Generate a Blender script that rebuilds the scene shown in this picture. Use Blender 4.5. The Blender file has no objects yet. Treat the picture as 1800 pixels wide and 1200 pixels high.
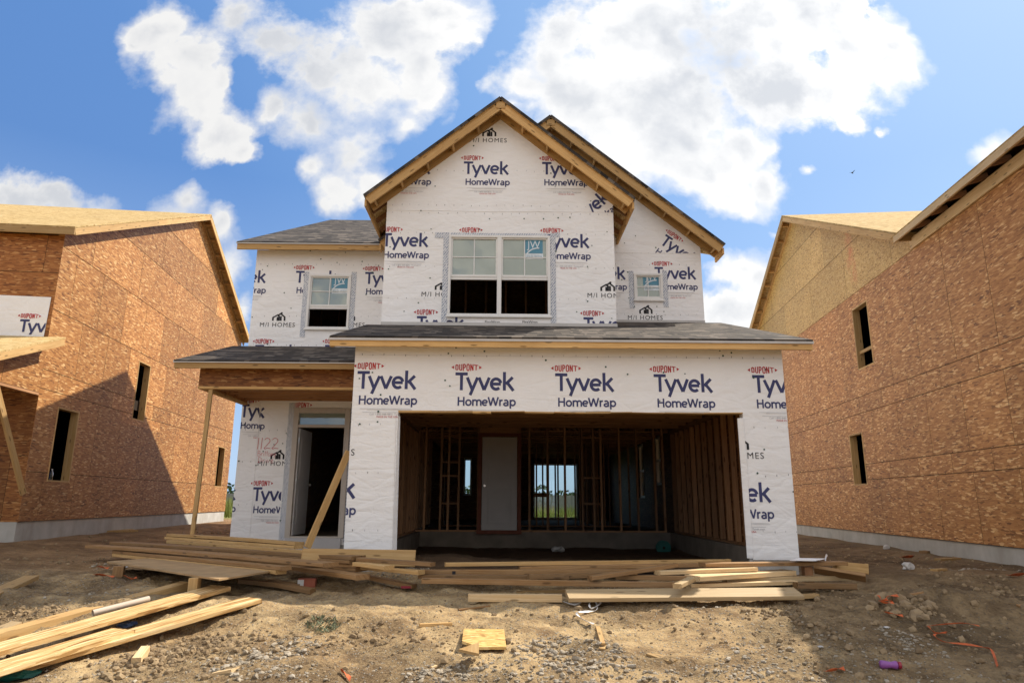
import bpy, bmesh, math, random
from math import radians as RAD, sin, cos, pi
from mathutils import Vector, Matrix, noise
random.seed(7)
SC = bpy.context.scene
COL = SC.collection
# ------------------------------------------------------------------ camera
CAM_H = 1.6
F_PX, PITCH, YAW, ROLL = 1196.784, 13.165, 0.734, 0.303      # from the photograph's perspective
cd = bpy.data.cameras.new("camera"); cam = bpy.data.objects.new("camera", cd); COL.objects.link(cam)
cd.sensor_width = 36.0; cd.lens = 36.0 * F_PX / 1800.0; cd.clip_start = 0.05; cd.clip_end = 3000
cam.matrix_world = (Matrix.Translation((0, 0, CAM_H)) @ Matrix.Rotation(RAD(-YAW), 4, 'Z')
                    @ Matrix.Rotation(RAD(90 + PITCH), 4, 'X') @ Matrix.Rotation(RAD(ROLL), 4, 'Z'))
SC.camera = cam
SC.view_settings.view_transform = 'Standard'; SC.view_settings.look = 'None'
SC.view_settings.gamma = 1.0; SC.view_settings.use_curve_mapping = False
SC.view_settings.exposure = 0.70
# ------------------------------------------------------------------ sun
TO_SUN = Vector((0.744, 0.553, 1.0)).normalized()
sl = bpy.data.lights.new("sun", 'SUN'); sl.energy = 4.6; sl.angle = RAD(0.5); sl.color = (1.0, 0.92, 0.79)
sun = bpy.data.objects.new("sun", sl); COL.objects.link(sun)
sun.rotation_euler = (-TO_SUN).to_track_quat('-Z', 'Y').to_euler(); sun.location = (30, 20, 40)
SUN_EL = math.asin(TO_SUN.z); SUN_ROT = math.atan2(TO_SUN.x, TO_SUN.y)
# ------------------------------------------------------------------ node helper
class NT:
    def __init__(s, tree): s.t = tree; s.n = tree.nodes; s.l = tree.links
    def new(s, typ, **kw):
        n = s.n.new(typ)
        for k, v in kw.items(): setattr(n, k, v)
        return n
    def put(s, sock, v):
        if isinstance(v, bpy.types.NodeSocket): s.l.new(v, sock)
        elif v is not None: sock.default_value = v
    def math(s, op, a, b=None, c=None, clamp=False):
        n = s.new('ShaderNodeMath', operation=op, use_clamp=clamp)
        for i, v in enumerate((a, b, c)): s.put(n.inputs[i], v)
        return n.outputs[0]
    def vmath(s, op, a, b=None):
        n = s.new('ShaderNodeVectorMath', operation=op)
        s.put(n.inputs[0], a); s.put(n.inputs[1], b)
        return n.outputs['Value'] if op in ('LENGTH', 'DOT_PRODUCT') else n.outputs[0]
    def mapping(s, vec, loc=(0, 0, 0), rot=(0, 0, 0), scale=(1, 1, 1), typ='POINT'):
        n = s.new('ShaderNodeMapping', vector_type=typ); s.put(n.inputs['Vector'], vec)
        n.inputs['Location'].default_value = loc; n.inputs['Rotation'].default_value = rot; n.inputs['Scale'].default_value = scale
        return n.outputs[0]
    def noise(s, vec, scale, detail=4, rough=.55, dist=0, color=False):
        n = s.new('ShaderNodeTexNoise'); s.put(n.inputs['Vector'], vec)
        n.inputs['Scale'].default_value = scale; n.inputs['Detail'].default_value = detail
        n.inputs['Roughness'].default_value = rough; n.inputs['Distortion'].default_value = dist
        return n.outputs['Color'] if color else n.outputs[0]
    def voro(s, vec, scale, feature='F1', dim='3D', out='Distance', rnd=1.0):
        n = s.new('ShaderNodeTexVoronoi', feature=feature, voronoi_dimensions=dim); s.put(n.inputs['Vector'], vec)
        n.inputs['Scale'].default_value = scale; n.inputs['Randomness'].default_value = rnd
        return n.outputs[out]
    def ramp(s, fac, stops):
        n = s.new('ShaderNodeValToRGB'); s.put(n.inputs[0], fac); e = n.color_ramp.elements
        while len(e) < len(stops): e.new(.5)
        for el, (p, c) in zip(e, stops):
            el.position = p; el.color = (c, c, c, 1) if isinstance(c, (int, float)) else (*c, 1)
        return n.outputs[0]
    def mix(s, fac, a, b, blend='MIX'):
        n = s.new('ShaderNodeMix', data_type='RGBA', blend_type=blend); s.put(n.inputs[0], fac)
        for i, v in ((6, a), (7, b)):
            if isinstance(v, tuple): v = (*v, 1)
            s.put(n.inputs[i], v)
        return n.outputs[2]
    def maprange(s, v, a, b, c=0., d=1., smooth=False):
        n = s.new('ShaderNodeMapRange', interpolation_type='SMOOTHSTEP' if smooth else 'LINEAR')
        s.put(n.inputs[0], v)
        for i, x in enumerate((a, b, c, d)): n.inputs[i + 1].default_value = x
        return n.outputs[0]
    def bump(s, h, strength=.3, dist=.01):
        n = s.new('ShaderNodeBump'); s.put(n.inputs['Height'], h)
        n.inputs['Strength'].default_value = strength; n.inputs['Distance'].default_value = dist
        return n.outputs[0]
    def attr(s, name):
        n = s.new('ShaderNodeAttribute'); n.attribute_name = name; return n.outputs['Fac']
    def uv(s): return s.new('ShaderNodeTexCoord').outputs['UV']
    def obj(s): return s.new('ShaderNodeTexCoord').outputs['Object']
def mat(name, rough=.7, spec=.3, base=None):
    m = bpy.data.materials.new(name); m.use_nodes = True; t = NT(m.node_tree)
    b = t.n['Principled BSDF']; b.inputs['Roughness'].default_value = rough; b.inputs['Specular IOR Level'].default_value = spec
    if base is not None:
        if isinstance(base, tuple): b.inputs['Base Color'].default_value = (*base, 1)
    return m, t, b
# ------------------------------------------------------------------ sky: daylight sky with broken cumulus, laid out by direction
W = bpy.data.worlds.new("World"); SC.world = W; W.use_nodes = True
t = NT(W.node_tree); bg = t.n['Background']; bg.inputs[1].default_value = 0.108
sky = t.new('ShaderNodeTexSky', sky_type='NISHITA'); sky.sun_disc = False
sky.sun_elevation = SUN_EL; sky.sun_rotation = SUN_ROT; sky.air_density = 1.0; sky.dust_density = 1.0; sky.ozone_density = 1.6
CLOUDS = [(-0.47,0.665,0.036,0.055,-20,0.8),(-0.585,0.757,0.052,0.055,0,1),(-0.527,0.709,0.08,0.065,-35,1),(-0.506,0.64,0.069,0.063,-40,1),(-0.462,0.574,0.055,0.061,-50,1),(-0.422,0.544,0.032,0.03,0,0.9),(-0.619,0.729,0.033,0.013,-35,0.6),(-0.551,0.671,0.046,0.042,-30,0.8),(-0.457,0.803,0.043,0.045,0,1),(-0.38,0.743,0.076,0.06,-30,1),(-0.309,0.685,0.075,0.064,-30,1),(-0.38,0.632,0.042,0.047,0,1),(-0.317,0.596,0.083,0.057,-40,1),(-0.246,0.562,0.073,0.081,0,1),(-0.268,0.482,0.049,0.044,-30,1),(-0.311,0.516,0.032,0.03,0,1),(-0.233,0.665,0.103,0.095,0,1.1),(-0.181,0.763,0.105,0.088,0,1.1),(-0.116,0.803,0.077,0.05,0,1),(-0.15,0.688,0.066,0.075,0,1),(-0.17,0.598,0.055,0.036,30,0.8),(-0.205,0.483,0.036,0.039,0,0.9),(0.067,0.712,0.071,0.049,20,0.9),(0.116,0.768,0.096,0.066,0,1),(0.105,0.67,0.123,0.074,0,1.1),(0.011,0.632,0.065,0.026,20,0.6),(0.231,0.769,0.145,0.1,0,1.2),(0.246,0.651,0.17,0.106,0,1.3),(0.386,0.772,0.136,0.1,0,1.2),(0.515,0.796,0.108,0.09,0,1.1),(0.577,0.742,0.058,0.077,0,1),(0.654,0.738,0.058,0.066,0,1.1),(0.678,0.777,0.029,0.034,0,0.9),(0.669,0.7,0.039,0.033,0,0.9),(0.437,0.675,0.133,0.086,0,1.2),(0.372,0.57,0.074,0.061,0,1),(0.305,0.528,0.12,0.07,0,1.1),(0.347,0.474,0.087,0.044,0,1),(0.413,0.5,0.032,0.05,0,1),(0.572,0.603,0.042,0.023,-15,0.8),(0.612,0.588,0.021,0.019,0,0.7),(0.509,0.639,0.066,0.032,0,0.8),(0.27,0.579,0.139,0.082,0,1.1),(-0.765,0.457,0.079,0.044,0,1),(-0.695,0.462,0.08,0.031,-15,1),(-0.629,0.439,0.044,0.029,0,0.9),(-0.498,0.455,0.031,0.029,0,0.9),(-0.522,0.431,0.053,0.034,0,0.9),(-0.445,0.412,0.04,0.043,0,0.9),(-0.425,0.347,0.035,0.065,0,0.9),(-0.393,0.284,0.03,0.054,0,0.8),(0.366,0.346,0.053,0.033,0,1),(0.4,0.328,0.062,0.042,0,1),(0.361,0.286,0.079,0.041,0,1),(0.488,0.511,0.024,0.016,15,0.7),(0.433,0.412,0.025,0.013,0,0.7),(0.794,0.55,0.047,0.029,35,1),(0.846,0.65,0.02,0.012,0,0.3)]
g = t.new('ShaderNodeTexCoord').outputs['Generated']
sx = t.new('ShaderNodeSeparateXYZ'); t.put(sx.inputs[0], g)
yy = t.math('MAXIMUM', sx.outputs[1], .12)
cb = t.new('ShaderNodeCombineXYZ'); t.put(cb.inputs[0], t.math('DIVIDE', sx.outputs[0], yy)); t.put(cb.inputs[1], t.math('DIVIDE', sx.outputs[2], yy))
p0 = cb.outputs[0]
w1 = t.vmath('SUBTRACT', t.noise(p0, 7, 5, .6, color=True), (.5, .5, .5))
ws = t.new('ShaderNodeVectorMath', operation='SCALE'); t.put(ws.inputs[0], w1); ws.inputs['Scale'].default_value = .075
p1 = t.vmath('ADD', p0, ws.outputs[0])
dens = None
for (u, v, ru, rv, rot, wt) in CLOUDS:
    q = t.mapping(p1, (u, v, 0), (0, 0, RAD(rot)), (ru * 1.18, rv * 1.18, 1), 'TEXTURE')
    q = t.vmath('MULTIPLY', q, (1, 1, 0))
    d = t.math('SUBTRACT', wt, t.vmath('LENGTH', q))
    dens = d if dens is None else t.math('SMOOTH_MAX', dens, d, .18)
dens = t.math('MINIMUM', dens, .95)
def puffs(p):
    f = t.noise(p, 8.5, 10, .56)
    v1 = t.voro(p, 15, 'SMOOTH_F1'); v2 = t.voro(p, 36, 'SMOOTH_F1')
    return t.math('ADD', t.math('MULTIPLY', f, 1.35), t.math('ADD', t.math('MULTIPLY', v1, -.42), t.math('MULTIPLY', v2, -.24)))
p1b = t.vmath('ADD', p0, ws.outputs[0])
h0 = puffs(p1b)
nf = t.math('SUBTRACT', t.noise(p0, 60, 6, .62), .5)
dd = t.math('ADD', dens, t.math('ADD', t.math('MULTIPLY', t.math('SUBTRACT', h0, .42), 1.25), t.math('MULTIPLY', nf, t.maprange(t.noise(p0, 3.3, 2), .4, .65, .15, .75))))
ra = t.noise(p1b, 6.5, 6, .52); rb = t.noise(t.vmath('ADD', p1b, (.022, .028, 0)), 6.5, 6, .52)
relief = t.maprange(t.math('SUBTRACT', ra, rb), -.17, .17, -.5, .5)
# sky behind the camera: denser, brighter clouds added as fill light, scattered by noise
nback = t.math('MULTIPLY', t.math('SUBTRACT', t.noise(g, 2.6, 8, .6), .40), 5.0)
front = t.maprange(sx.outputs[1], .16, .34, 0, 1, True)
mxn = t.new('ShaderNodeMix', data_type='FLOAT'); t.put(mxn.inputs[0], front); t.put(mxn.inputs[2], nback); t.put(mxn.inputs[3], dd)
D = mxn.outputs[0]
wisp = t.maprange(t.noise(p0, 4.2, 4, .55), .33, .66, .14, .95)
alpha = t.math('POWER', t.math('DIVIDE', t.math('ADD', D, .02), wisp, clamp=True), 1.25)
thick = t.maprange(t.math('ADD', D, t.math('MULTIPLY', t.math('SUBTRACT', t.noise(p0, 3.4, 5, .5), .5), 2.0)), .35, 1.35, 0, 1, True)
sundot = t.vmath('DOT_PRODUCT', g, tuple(TO_SUN))
lit = t.maprange(sundot, .50, .92)
white = t.mix(front, (7.4, 7.1, 6.75), t.mix(lit, (5.3, 5.25, 5.15), (6.5, 6.47, 6.4)))
grey = t.mix(front, (5.2, 5.1, 5.0), t.mix(lit, (3.8, 3.9, 4.1), (4.35, 4.5, 4.75)))
kk = t.math('SUBTRACT', thick, t.math('MULTIPLY', relief, .5), clamp=True)
ccol = t.mix(kk, white, grey)
hz = t.maprange(sx.outputs[2], .0, .45)
skyc = t.mix(1.0, sky.outputs[0], (.98, 1.02, 1.10), 'MULTIPLY')
side = t.maprange(sundot, .05, .92)
grad = t.ramp(side, [(0, (.054, .136, .33)), (.45, (.064, .160, .375)), (.75, (.120, .240, .46)), (1, (.195, .325, .53))])
grad = t.mix(1., grad, (10., 10., 10.), 'MULTIPLY')
grad = t.mix(t.maprange(sx.outputs[2], .42, .02, 0, .55), grad, (4.2, 5.4, 6.8))
skyc = t.mix(.80, skyc, grad)
t.put(bg.inputs[0], t.mix(t.math('MULTIPLY', alpha, .97), skyc, ccol))
# ------------------------------------------------------------------ helpers: pixels of the photograph -> points of the place
def ray(x, y):
    x -= 900; y -= 600; c = RAD(ROLL)
    x, y = x * cos(c) + y * sin(c), -x * sin(c) + y * cos(c)
    q = RAD(PITCH); u = -y
    fw = F_PX * cos(q) - u * sin(q); up = u * cos(q) + F_PX * sin(q); a = RAD(YAW)
    return Vector((x * cos(a) + fw * sin(a), -x * sin(a) + fw * cos(a), up))
EYE = Vector((0, 0, CAM_H))
def atY(x, y, Y): r = ray(x, y); return EYE + r * (Y / r.y)
def atZ(x, y, Z): r = ray(x, y); return EYE + r * ((Z - CAM_H) / r.z)
def atX(x, y, X): r = ray(x, y); return EYE + r * (X / r.x)
def sstep(a, b, x):
    q = max(0., min(1., (x - a) / (b - a))); return q * q * (3 - 2 * q)
def bumpf(x, y, cx, cy, rx, ry, h):
    d = ((x - cx) / rx) ** 2 + ((y - cy) / ry) ** 2
    return h * math.exp(-d * 1.6) if d < 6 else 0.
def gz0(x, y):
    z = -.02 + .22 * sstep(1.5, 4.5, y) + .16 * sstep(4.6, 6.6, y) + .20 * sstep(6.4, 7.7, y) + .10 * sstep(7.8, 9.3, y)
    z += .16 * sstep(-6.5, -9.0, x) * sstep(9, 13, y) + .02 * sstep(5, 8, x)
    z -= .06 * sstep(10.5, 12, y) * sstep(-3, 0, x) * sstep(4.5, 3.5, x)
    z += bumpf(x, y, -5.3, 7.4, 1.0, .8, .14) + bumpf(x, y, 4.7, 7.6, 1.0, .55, .13) + bumpf(x, y, 7.2, 7.3, 1.2, .8, .10)
    z += bumpf(x, y, 3.2, 6.6, .8, .5, .07) + bumpf(x, y, .6, 6.9, .9, .4, .05) - bumpf(x, y, -1.1, 7.75, .9, .25, .06)
    z += bumpf(x, y, -.9, 10.8, 1.3, .8, .16) + bumpf(x, y, 1.1, 11.5, 1.6, .8, .07)
    z += bumpf(x, y, -1.6, 5.5, .6, .4, .06)
    return z
def gz(x, y):
    z = gz0(x, y)
    far = sstep(30, 16, y) * sstep(20, 12, abs(x))
    if far > 0:
        v = Vector((x, y, 0))
        if y < 12:
            rg = 1. - abs(noise.fractal(v * 1.15 + Vector((4, 1, 0)), .8, 2.1, 3)); z += far * .07 * (rg - .75) * sstep(12, 9, y)
            z += far * .035 * max(0., noise.noise(v * 3.1 + Vector((2, 8, 5)))) * sstep(10, 8.5, y)
        z += far * (.045 * noise.fractal(v * .9, 1., 2., 4) * (1. if y < 9 else .6) + .018 * noise.fractal(v * 4.3, .9, 2.1, 3))
        if y < 9.5:
            c = noise.noise(v * 2.1 + Vector((9, 3, 1)))
            z += far * (.034 * max(0., noise.noise(v * 8.5)) + .026 * abs(noise.noise(v * 15.))) * sstep(-.25, .3, c)
    return z
def atG(x, y):
    z = .5
    for i in range(12): p = atZ(x, y, z); z = .5 * z + .5 * gz(p.x, p.y)
    p = atZ(x, y, z); p.z = gz(p.x, p.y); return p
# ------------------------------------------------------------------ mesh helper
class MB:
    def __init__(s): s.F = []
    def face(s, pts, mi=0, uv=None, tint=.5):
        s.F.append(([Vector(p) for p in pts], mi, uv, tint))
    def obox(s, o, a, b, c, mi=0, tint=None, faces='all'):
        o, a, b, c = Vector(o), Vector(a), Vector(b), Vector(c)
        if a.cross(b).dot(c) < 0: o = o + c; c = -c
        tint = random.random() if tint is None else tint
        la, lb, lc = a.length, b.length, c.length; L = sorted([(la, 0), (lb, 1), (lc, 2)], reverse=True)
        r1, r2 = random.uniform(0, 40), random.uniform(0, 40)
        ax = (a, b, c); ln = (la, lb, lc)
        def quad(p, i, j):
            e, f = ax[i], ax[j]
            pts = [p, p + e, p + e + f, p + f]
            if ln[i] >= ln[j]: uv = [(r1, r2), (r1 + ln[i], r2), (r1 + ln[i], r2 + ln[j]), (r1, r2 + ln[j])]
            else: uv = [(r1, r2), (r1, r2 + ln[i]), (r1 + ln[j], r2 + ln[i]), (r1 + ln[j], r2)]
            s.face(pts, mi, uv, tint)
        quad(o, 1, 0); quad(o + c, 0, 1); quad(o, 0, 2); quad(o + b, 2, 0); quad(o, 2, 1); quad(o + a, 1, 2)
    def box(s, x0, x1, y0, y1, z0, z1, mi=0, tint=None):
        s.obox((x0, y0, z0), (x1 - x0, 0, 0), (0, y1 - y0, 0), (0, 0, z1 - z0), mi, tint)
    def slab(s, poly, vec, mi=0, mi_side=None, mi_bot=None, udir=None, tint=.5):
        """polygon extruded by vec; uv in metres along udir"""
        P = [Vector(p) for p in poly]; vec = Vector(vec)
        n = Vector((0, 0, 0))
        for i in range(len(P)): n += P[i].cross(P[(i + 1) % len(P)])
        n.normalize()
        if n.dot(vec) > 0: P.reverse(); n = -n
        u = Vector(udir).normalized() if udir is not None else (P[1] - P[0]).normalized()
        v = n.cross(u)
        uv = [((p - P[0]).dot(u), (p - P[0]).dot(v)) for p in P]
        s.face(P, mi, uv, tint)
        B = [p + vec for p in P]
        s.face(list(reversed(B)), mi if mi_bot is None else mi_bot, list(reversed(uv)), tint)
        ms = mi if mi_side is None else mi_side
        for i in range(len(P)):
            j = (i + 1) % len(P); L = (P[j] - P[i]).length
            s.face([P[j], P[i], B[i], B[j]], ms, [(L, 0), (0, 0), (0, vec.length), (L, vec.length)], tint)
    def beam(s, p, q, w, h, up=(0, 0, 1), mi=0, tint=None):
        """bar from p to q, centred; w across, h along up"""
        p, q = Vector(p), Vector(q); d = q - p; up = Vector(up)
        side = d.cross(up).normalized(); up = side.cross(d).normalized()
        s.obox(p - side * w / 2 - up * h / 2, d, side * w, up * h, mi, tint)
    def tube(s, pts, r, n=10, mi=0, caps=True, tint=.5):
        pts = [Vector(p) for p in pts]; rings = []
        rr = r if isinstance(r, (list, tuple)) else [r] * len(pts)
        for i, p in enumerate(pts):
            d = (pts[min(i + 1, len(pts) - 1)] - pts[max(i - 1, 0)]).normalized()
            a = d.cross(Vector((0, 0, 1)) if abs(d.z) < .9 else Vector((1, 0, 0))).normalized(); b = d.cross(a)
            rings.append([p + (a * cos(2 * pi * k / n) + b * sin(2 * pi * k / n)) * rr[i] for k in range(n)])
        for i in range(len(rings) - 1):
            for k in range(n):
                j = (k + 1) % n
                s.face([rings[i][k], rings[i + 1][k], rings[i + 1][j], rings[i][j]], mi, None, tint)
        if caps: s.face(rings[0], mi); s.face(list(reversed(rings[-1])), mi)
    def build(s, name, mats, parent=None, root=None, local=False, merge=False, bevel=0., smooth=False):
        off = Vector((0, 0, 0)) if (local or root is None) else root.location
        verts, faces = [], []
        for pts, mi, uv, ti in s.F:
            b = len(verts); verts += [p - off for p in pts]; faces.append(list(range(b, b + len(pts))))
        me = bpy.data.meshes.new(name); me.from_pydata(verts, [], faces)
        for m in (mats if isinstance(mats, (list, tuple)) else [mats]): me.materials.append(m)
        me.polygons.foreach_set('material_index', [f[1] for f in s.F])
        ul = me.uv_layers.new(name='UVMap'); ua = []; ta = []
        for pts, mi, uv, ti in s.F:
            for k in range(len(pts)):
                ua += list(uv[k]) if uv else [0., 0.]; ta.append(ti)
        ul.data.foreach_set('uv', ua)
        ca = me.attributes.new('tint', 'FLOAT', 'CORNER'); ca.data.foreach_set('value', ta)
        if merge or bevel or smooth:
            bm = bmesh.new(); bm.from_mesh(me); bmesh.ops.remove_doubles(bm, verts=bm.verts, dist=1e-5)
            if bevel: bmesh.ops.bevel(bm, geom=[e for e in bm.edges if e.calc_face_angle(0) > .5], offset=bevel, segments=2, affect='EDGES', profile=.6)
            bm.to_mesh(me); bm.free()
        if smooth: me.polygons.foreach_set('use_smooth', [True] * len(me.polygons))
        me.update()
        o = bpy.data.objects.new(name, me); COL.objects.link(o)
        if parent is not None: o.parent = parent
        return o
def tag(o, label=None, cat=None, group=None, kind=None):
    for k, v in (('label', label), ('category', cat), ('group', group), ('kind', kind)):
        if v: o[k] = v
    return o
def thing(name, loc, label, cat, group=None, rz=0.):
    o = bpy.data.objects.new(name, None); COL.objects.link(o); o.empty_display_size = .3
    o.location = loc; o.rotation_euler = (0, 0, rz); return tag(o, label, cat, group)
def clip_half(poly, nx, ny, c):
    out = []
    for i in range(len(poly)):
        a, b = poly[i], poly[(i + 1) % len(poly)]
        da, db = nx * a[0] + ny * a[1] - c, nx * b[0] + ny * b[1] - c
        if da <= 0: out.append(a)
        if (da < 0 < db) or (db < 0 < da):
            q = da / (da - db); out.append((a[0] + (b[0] - a[0]) * q, a[1] + (b[1] - a[1]) * q))
    return out
def clip_poly(poly, conv):
    """clip to a convex counter-clockwise polygon"""
    for i in range(len(conv)):
        a, b = conv[i], conv[(i + 1) % len(conv)]
        dx, dy = b[0] - a[0], b[1] - a[1]
        poly = clip_half(poly, dy, -dx, dy * a[0] - dx * a[1])
        if len(poly) < 3: return []
    return poly
def rect(x0, x1, z0, z1): return [(x0, z0), (x1, z0), (x1, z1), (x0, z1)]
def wall(mb, P, U, N, poly, holes=(), th=.15, panel=None, mi=0, mi_back=None, mi_seam=None, mi_rev=None, tints=None, seam=.012, row0=0.):
    """upright wall: point = P + u*U + v*Z, thickness th along N (inward)"""
    P, U, N = Vector(P), Vector(U), Vector(N); Z = Vector((0, 0, 1))
    us = [p[0] for p in poly]; vs = [p[1] for p in poly]
    xs = {min(us), max(us)}; zs = {min(vs), max(vs)}
    for h in holes: xs |= {h[0], h[1]}; zs |= {h[2], h[3]}
    hz = []; vz = []
    if panel:
        pw, ph = panel; z = row0 if row0 else min(vs)
        if isinstance(ph, (list, tuple)): hz = [z] + [q for q in ph if min(vs) < q < max(vs)]; zs |= set(hz)
        else:
            while z < max(vs): zs.add(z); hz.append(z); z += ph
    zs = sorted(z for z in zs if min(vs) <= z <= max(vs))
    if U.cross(Z).dot(N) > 0: flip = True
    else: flip = False
    def pt(q, d=0.): return P + U * q[0] + Z * q[1] + N * d
    flipf = (U.cross(Z)).dot(-N) < 0
    for zi in range(len(zs) - 1):
        z0, z1 = zs[zi], zs[zi + 1]; zm = (z0 + z1) / 2
        row = len([h for h in hz if h <= zm]) if panel else 0
        X = set(xs)
        if panel:
            off = (row % 2) * pw / 2; k = math.floor((min(us) - off) / pw)
            while off + k * pw < max(us):
                if off + k * pw > min(us): X.add(off + k * pw); vz.append((off + k * pw, z0, z1))
                k += 1
        X = sorted(X)
        for xi in range(len(X) - 1):
            x0, x1 = X[xi], X[xi + 1]; xm = (x0 + x1) / 2
            if any(h[0] < xm < h[1] and h[2] < zm < h[3] for h in holes): continue
            c = clip_poly(rect(x0, x1, z0, z1), poly)
            if len(c) < 3: continue
            ti = .5
            if tints: ti = tints(xm, zm, row)
            elif panel:
                rr = random.Random(int((xm - ((row % 2) * pw / 2)) // pw) * 131 + row * 17 + int(abs(P.x) * 10)); ti = rr.random()
            a = [pt(q) for q in c]; b = [pt(q, th) for q in c]
            if flipf: a.reverse(); cc = list(reversed(c))
            else: cc = c; b.reverse()
            mb.face(a, mi, cc, ti); mb.face(b, mi if mi_back is None else mi_back, cc, ti)
    n = len(poly)
    for i in range(n):
        a, b = poly[i], poly[(i + 1) % n]
        segs = [(a, b)]
        if abs(a[1] - b[1]) < 1e-6:
            for h in holes:
                if h[2] < a[1] < h[3]:
                    l, r = min(a[0], b[0]), max(a[0], b[0]); segs = [((l, a[1]), (h[0], a[1])), ((h[1], a[1]), (r, a[1]))]
        for (a, b) in segs:
            q = [pt(a), pt(b), pt(b, th), pt(a, th)]
            mb.face(q if flipf else q[::-1], mi, [a, b, b, a], .5)
    for (h0, h1, v0, v1) in holes:
        for a, b in (((h0, v0), (h1, v0)), ((h1, v0), (h1, v1)), ((h1, v1), (h0, v1)), ((h0, v1), (h0, v0))):
            q = [pt(a), pt(b), pt(b, th), pt(a, th)]
            L = math.dist(a, b)
            mb.face(q[::-1] if flipf else q, mi if mi_rev is None else mi_rev, [(0, 0), (L, 0), (L, th), (0, th)], random.random())
    if mi_seam is not None and panel:
        def strip(r):
            segs = [r]
            for h in holes:
                nx = []
                for (a0, a1, b0, b1) in segs:
                    if a1 - a0 > b1 - b0 and h[2] < (b0 + b1) / 2 < h[3] and a0 < h[1] and a1 > h[0]:
                        if a0 < h[0]: nx.append((a0, h[0], b0, b1))
                        if a1 > h[1]: nx.append((h[1], a1, b0, b1))
                    elif a1 - a0 <= b1 - b0 and h[0] < (a0 + a1) / 2 < h[1] and b0 < h[3] and b1 > h[2]:
                        if b0 < h[2]: nx.append((a0, a1, b0, h[2]))
                        if b1 > h[3]: nx.append((a0, a1, h[3], b1))
                    else: nx.append((a0, a1, b0, b1))
                segs = nx
            for (a0, a1, b0, b1) in segs:
                c = clip_poly(rect(a0, a1, b0, b1), poly)
                if len(c) > 2:
                    a = [pt(q, -.002) for q in c]
                    mb.face(a[::-1] if flipf else a, mi_seam, None, .5)
        for z in hz[1:] if not row0 else hz: strip((min(us), max(us), z - seam / 2, z + seam / 2))
        for (x, z0, z1) in vz: strip((x - seam * .3, x + seam * .3, z0 + .01, z1 - .01))
# ------------------------------------------------------------------ materials
def wood(name, light, dark, rough=.65, weather=0., knots=1.):
    m, t, b = mat(name, rough, .25)
    uv = t.uv(); ti = t.attr('tint')
    cx = t.new('ShaderNodeCombineXYZ'); t.put(cx.inputs[2], t.math('MULTIPLY', ti, 37.))
    p = t.vmath('ADD', uv, cx.outputs[0])
    wob = t.noise(t.mapping(p, scale=(.8, 4, 1)), 1., 2)
    sh = t.new('ShaderNodeCombineXYZ'); t.put(sh.inputs[1], t.math('MULTIPLY', wob, .05))
    q = t.vmath('ADD', p, sh.outputs[0])
    grain = t.noise(t.mapping(q, scale=(1.6, 55, 1)), 1., 5, .6)
    fine = t.noise(t.mapping(q, scale=(8, 260, 1)), 1., 3, .6)
    c = t.mix(t.maprange(grain, .32, .68), light, dark)
    c = t.mix(t.math('MULTIPLY', t.maprange(fine, .4, .7), .35), c, tuple(x * .62 for x in dark))
    kn = t.voro(t.mapping(p, scale=(1.7, 7, 1)), 1., dim='2D')
    if knots: c = t.mix(t.math('MULTIPLY', t.maprange(kn, .11, .05, 0, 1, True), .75 * knots), c, tuple(x * .3 for x in dark))
    tone = t.maprange(ti, 0, 1, .62, 1.2)
    tc = t.new('ShaderNodeCombineColor')
    for i, k in enumerate((1., 1., .97)): t.put(tc.inputs[i], t.math('MULTIPLY', tone, k))
    c = t.mix(1., c, tc.outputs[0], 'MULTIPLY')
    blot = t.noise(t.mapping(p, scale=(1.2, 3, 1)), 1.3, 4)
    c = t.mix(t.math('MULTIPLY', t.maprange(blot, .45, .72), .4), c, tuple(x * .72 for x in dark))
    if weather: c = t.mix(t.math('MULTIPLY', t.maprange(t.noise(p, 2.2, 5), .35, .65), weather), c, (.33, .26, .18))
    t.put(b.inputs['Base Color'], c)
    t.put(b.inputs['Normal'], t.bump(t.math('ADD', grain, t.math('MULTIPLY', fine, .5)), .35, .004))
    return m
M = {}
M['pine'] = wood('pine', (.62, .42, .20), (.47, .275, .105))
M['pine_pale'] = wood('pale_pine', (.72, .55, .34), (.56, .38, .19))
M['pine_old'] = wood('weathered_pine', (.40, .235, .105), (.25, .13, .05), weather=.15)
M['stud'] = wood('stud_pine', (.46, .255, .135), (.30, .145, .066))
M['stud_dim'] = wood('shade_darkened_stud', (.20, .10, .05), (.12, .055, .025))  # stud wood darkened to imitate dim rooms behind the upper windows
M['fascia'] = wood('fascia_pine', (.70, .46, .205), (.54, .31, .115), knots=1.1)
def lsl_mat():
    m, t, b = mat('strand_lumber', .6, .25); uv = t.uv(); ti = t.attr('tint')
    qs = t.new('ShaderNodeVectorMath', operation='SCALE'); t.put(qs.inputs[0], t.noise(t.mapping(uv, scale=(1, 4, 1)), 2.2, 3, color=True)); qs.inputs['Scale'].default_value = .09; q = t.vmath('ADD', uv, qs.outputs[0])
    a = t.voro(t.mapping(q, scale=(3.4, 40, 1)), 1., dim='2D', out='Color'); s = t.new('ShaderNodeSeparateColor'); t.put(s.inputs[0], a)
    bb = t.voro(t.mapping(q, rot=(0, 0, .14), scale=(4.2, 52, 1)), 1., dim='2D', out='Color'); s2 = t.new('ShaderNodeSeparateColor'); t.put(s2.inputs[0], bb)
    f = t.math('ADD', t.math('MULTIPLY', s.outputs[0], .6), t.math('MULTIPLY', s2.outputs[1], .4))
    c = t.ramp(f, [(.08, (.25, .125, .04)), (.32, (.46, .27, .10)), (.6, (.62, .41, .18)), (.9, (.74, .56, .31))])
    t.put(b.inputs['Base Color'], c); t.put(b.inputs['Normal'], t.bump(f, .3, .003)); return m
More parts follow.
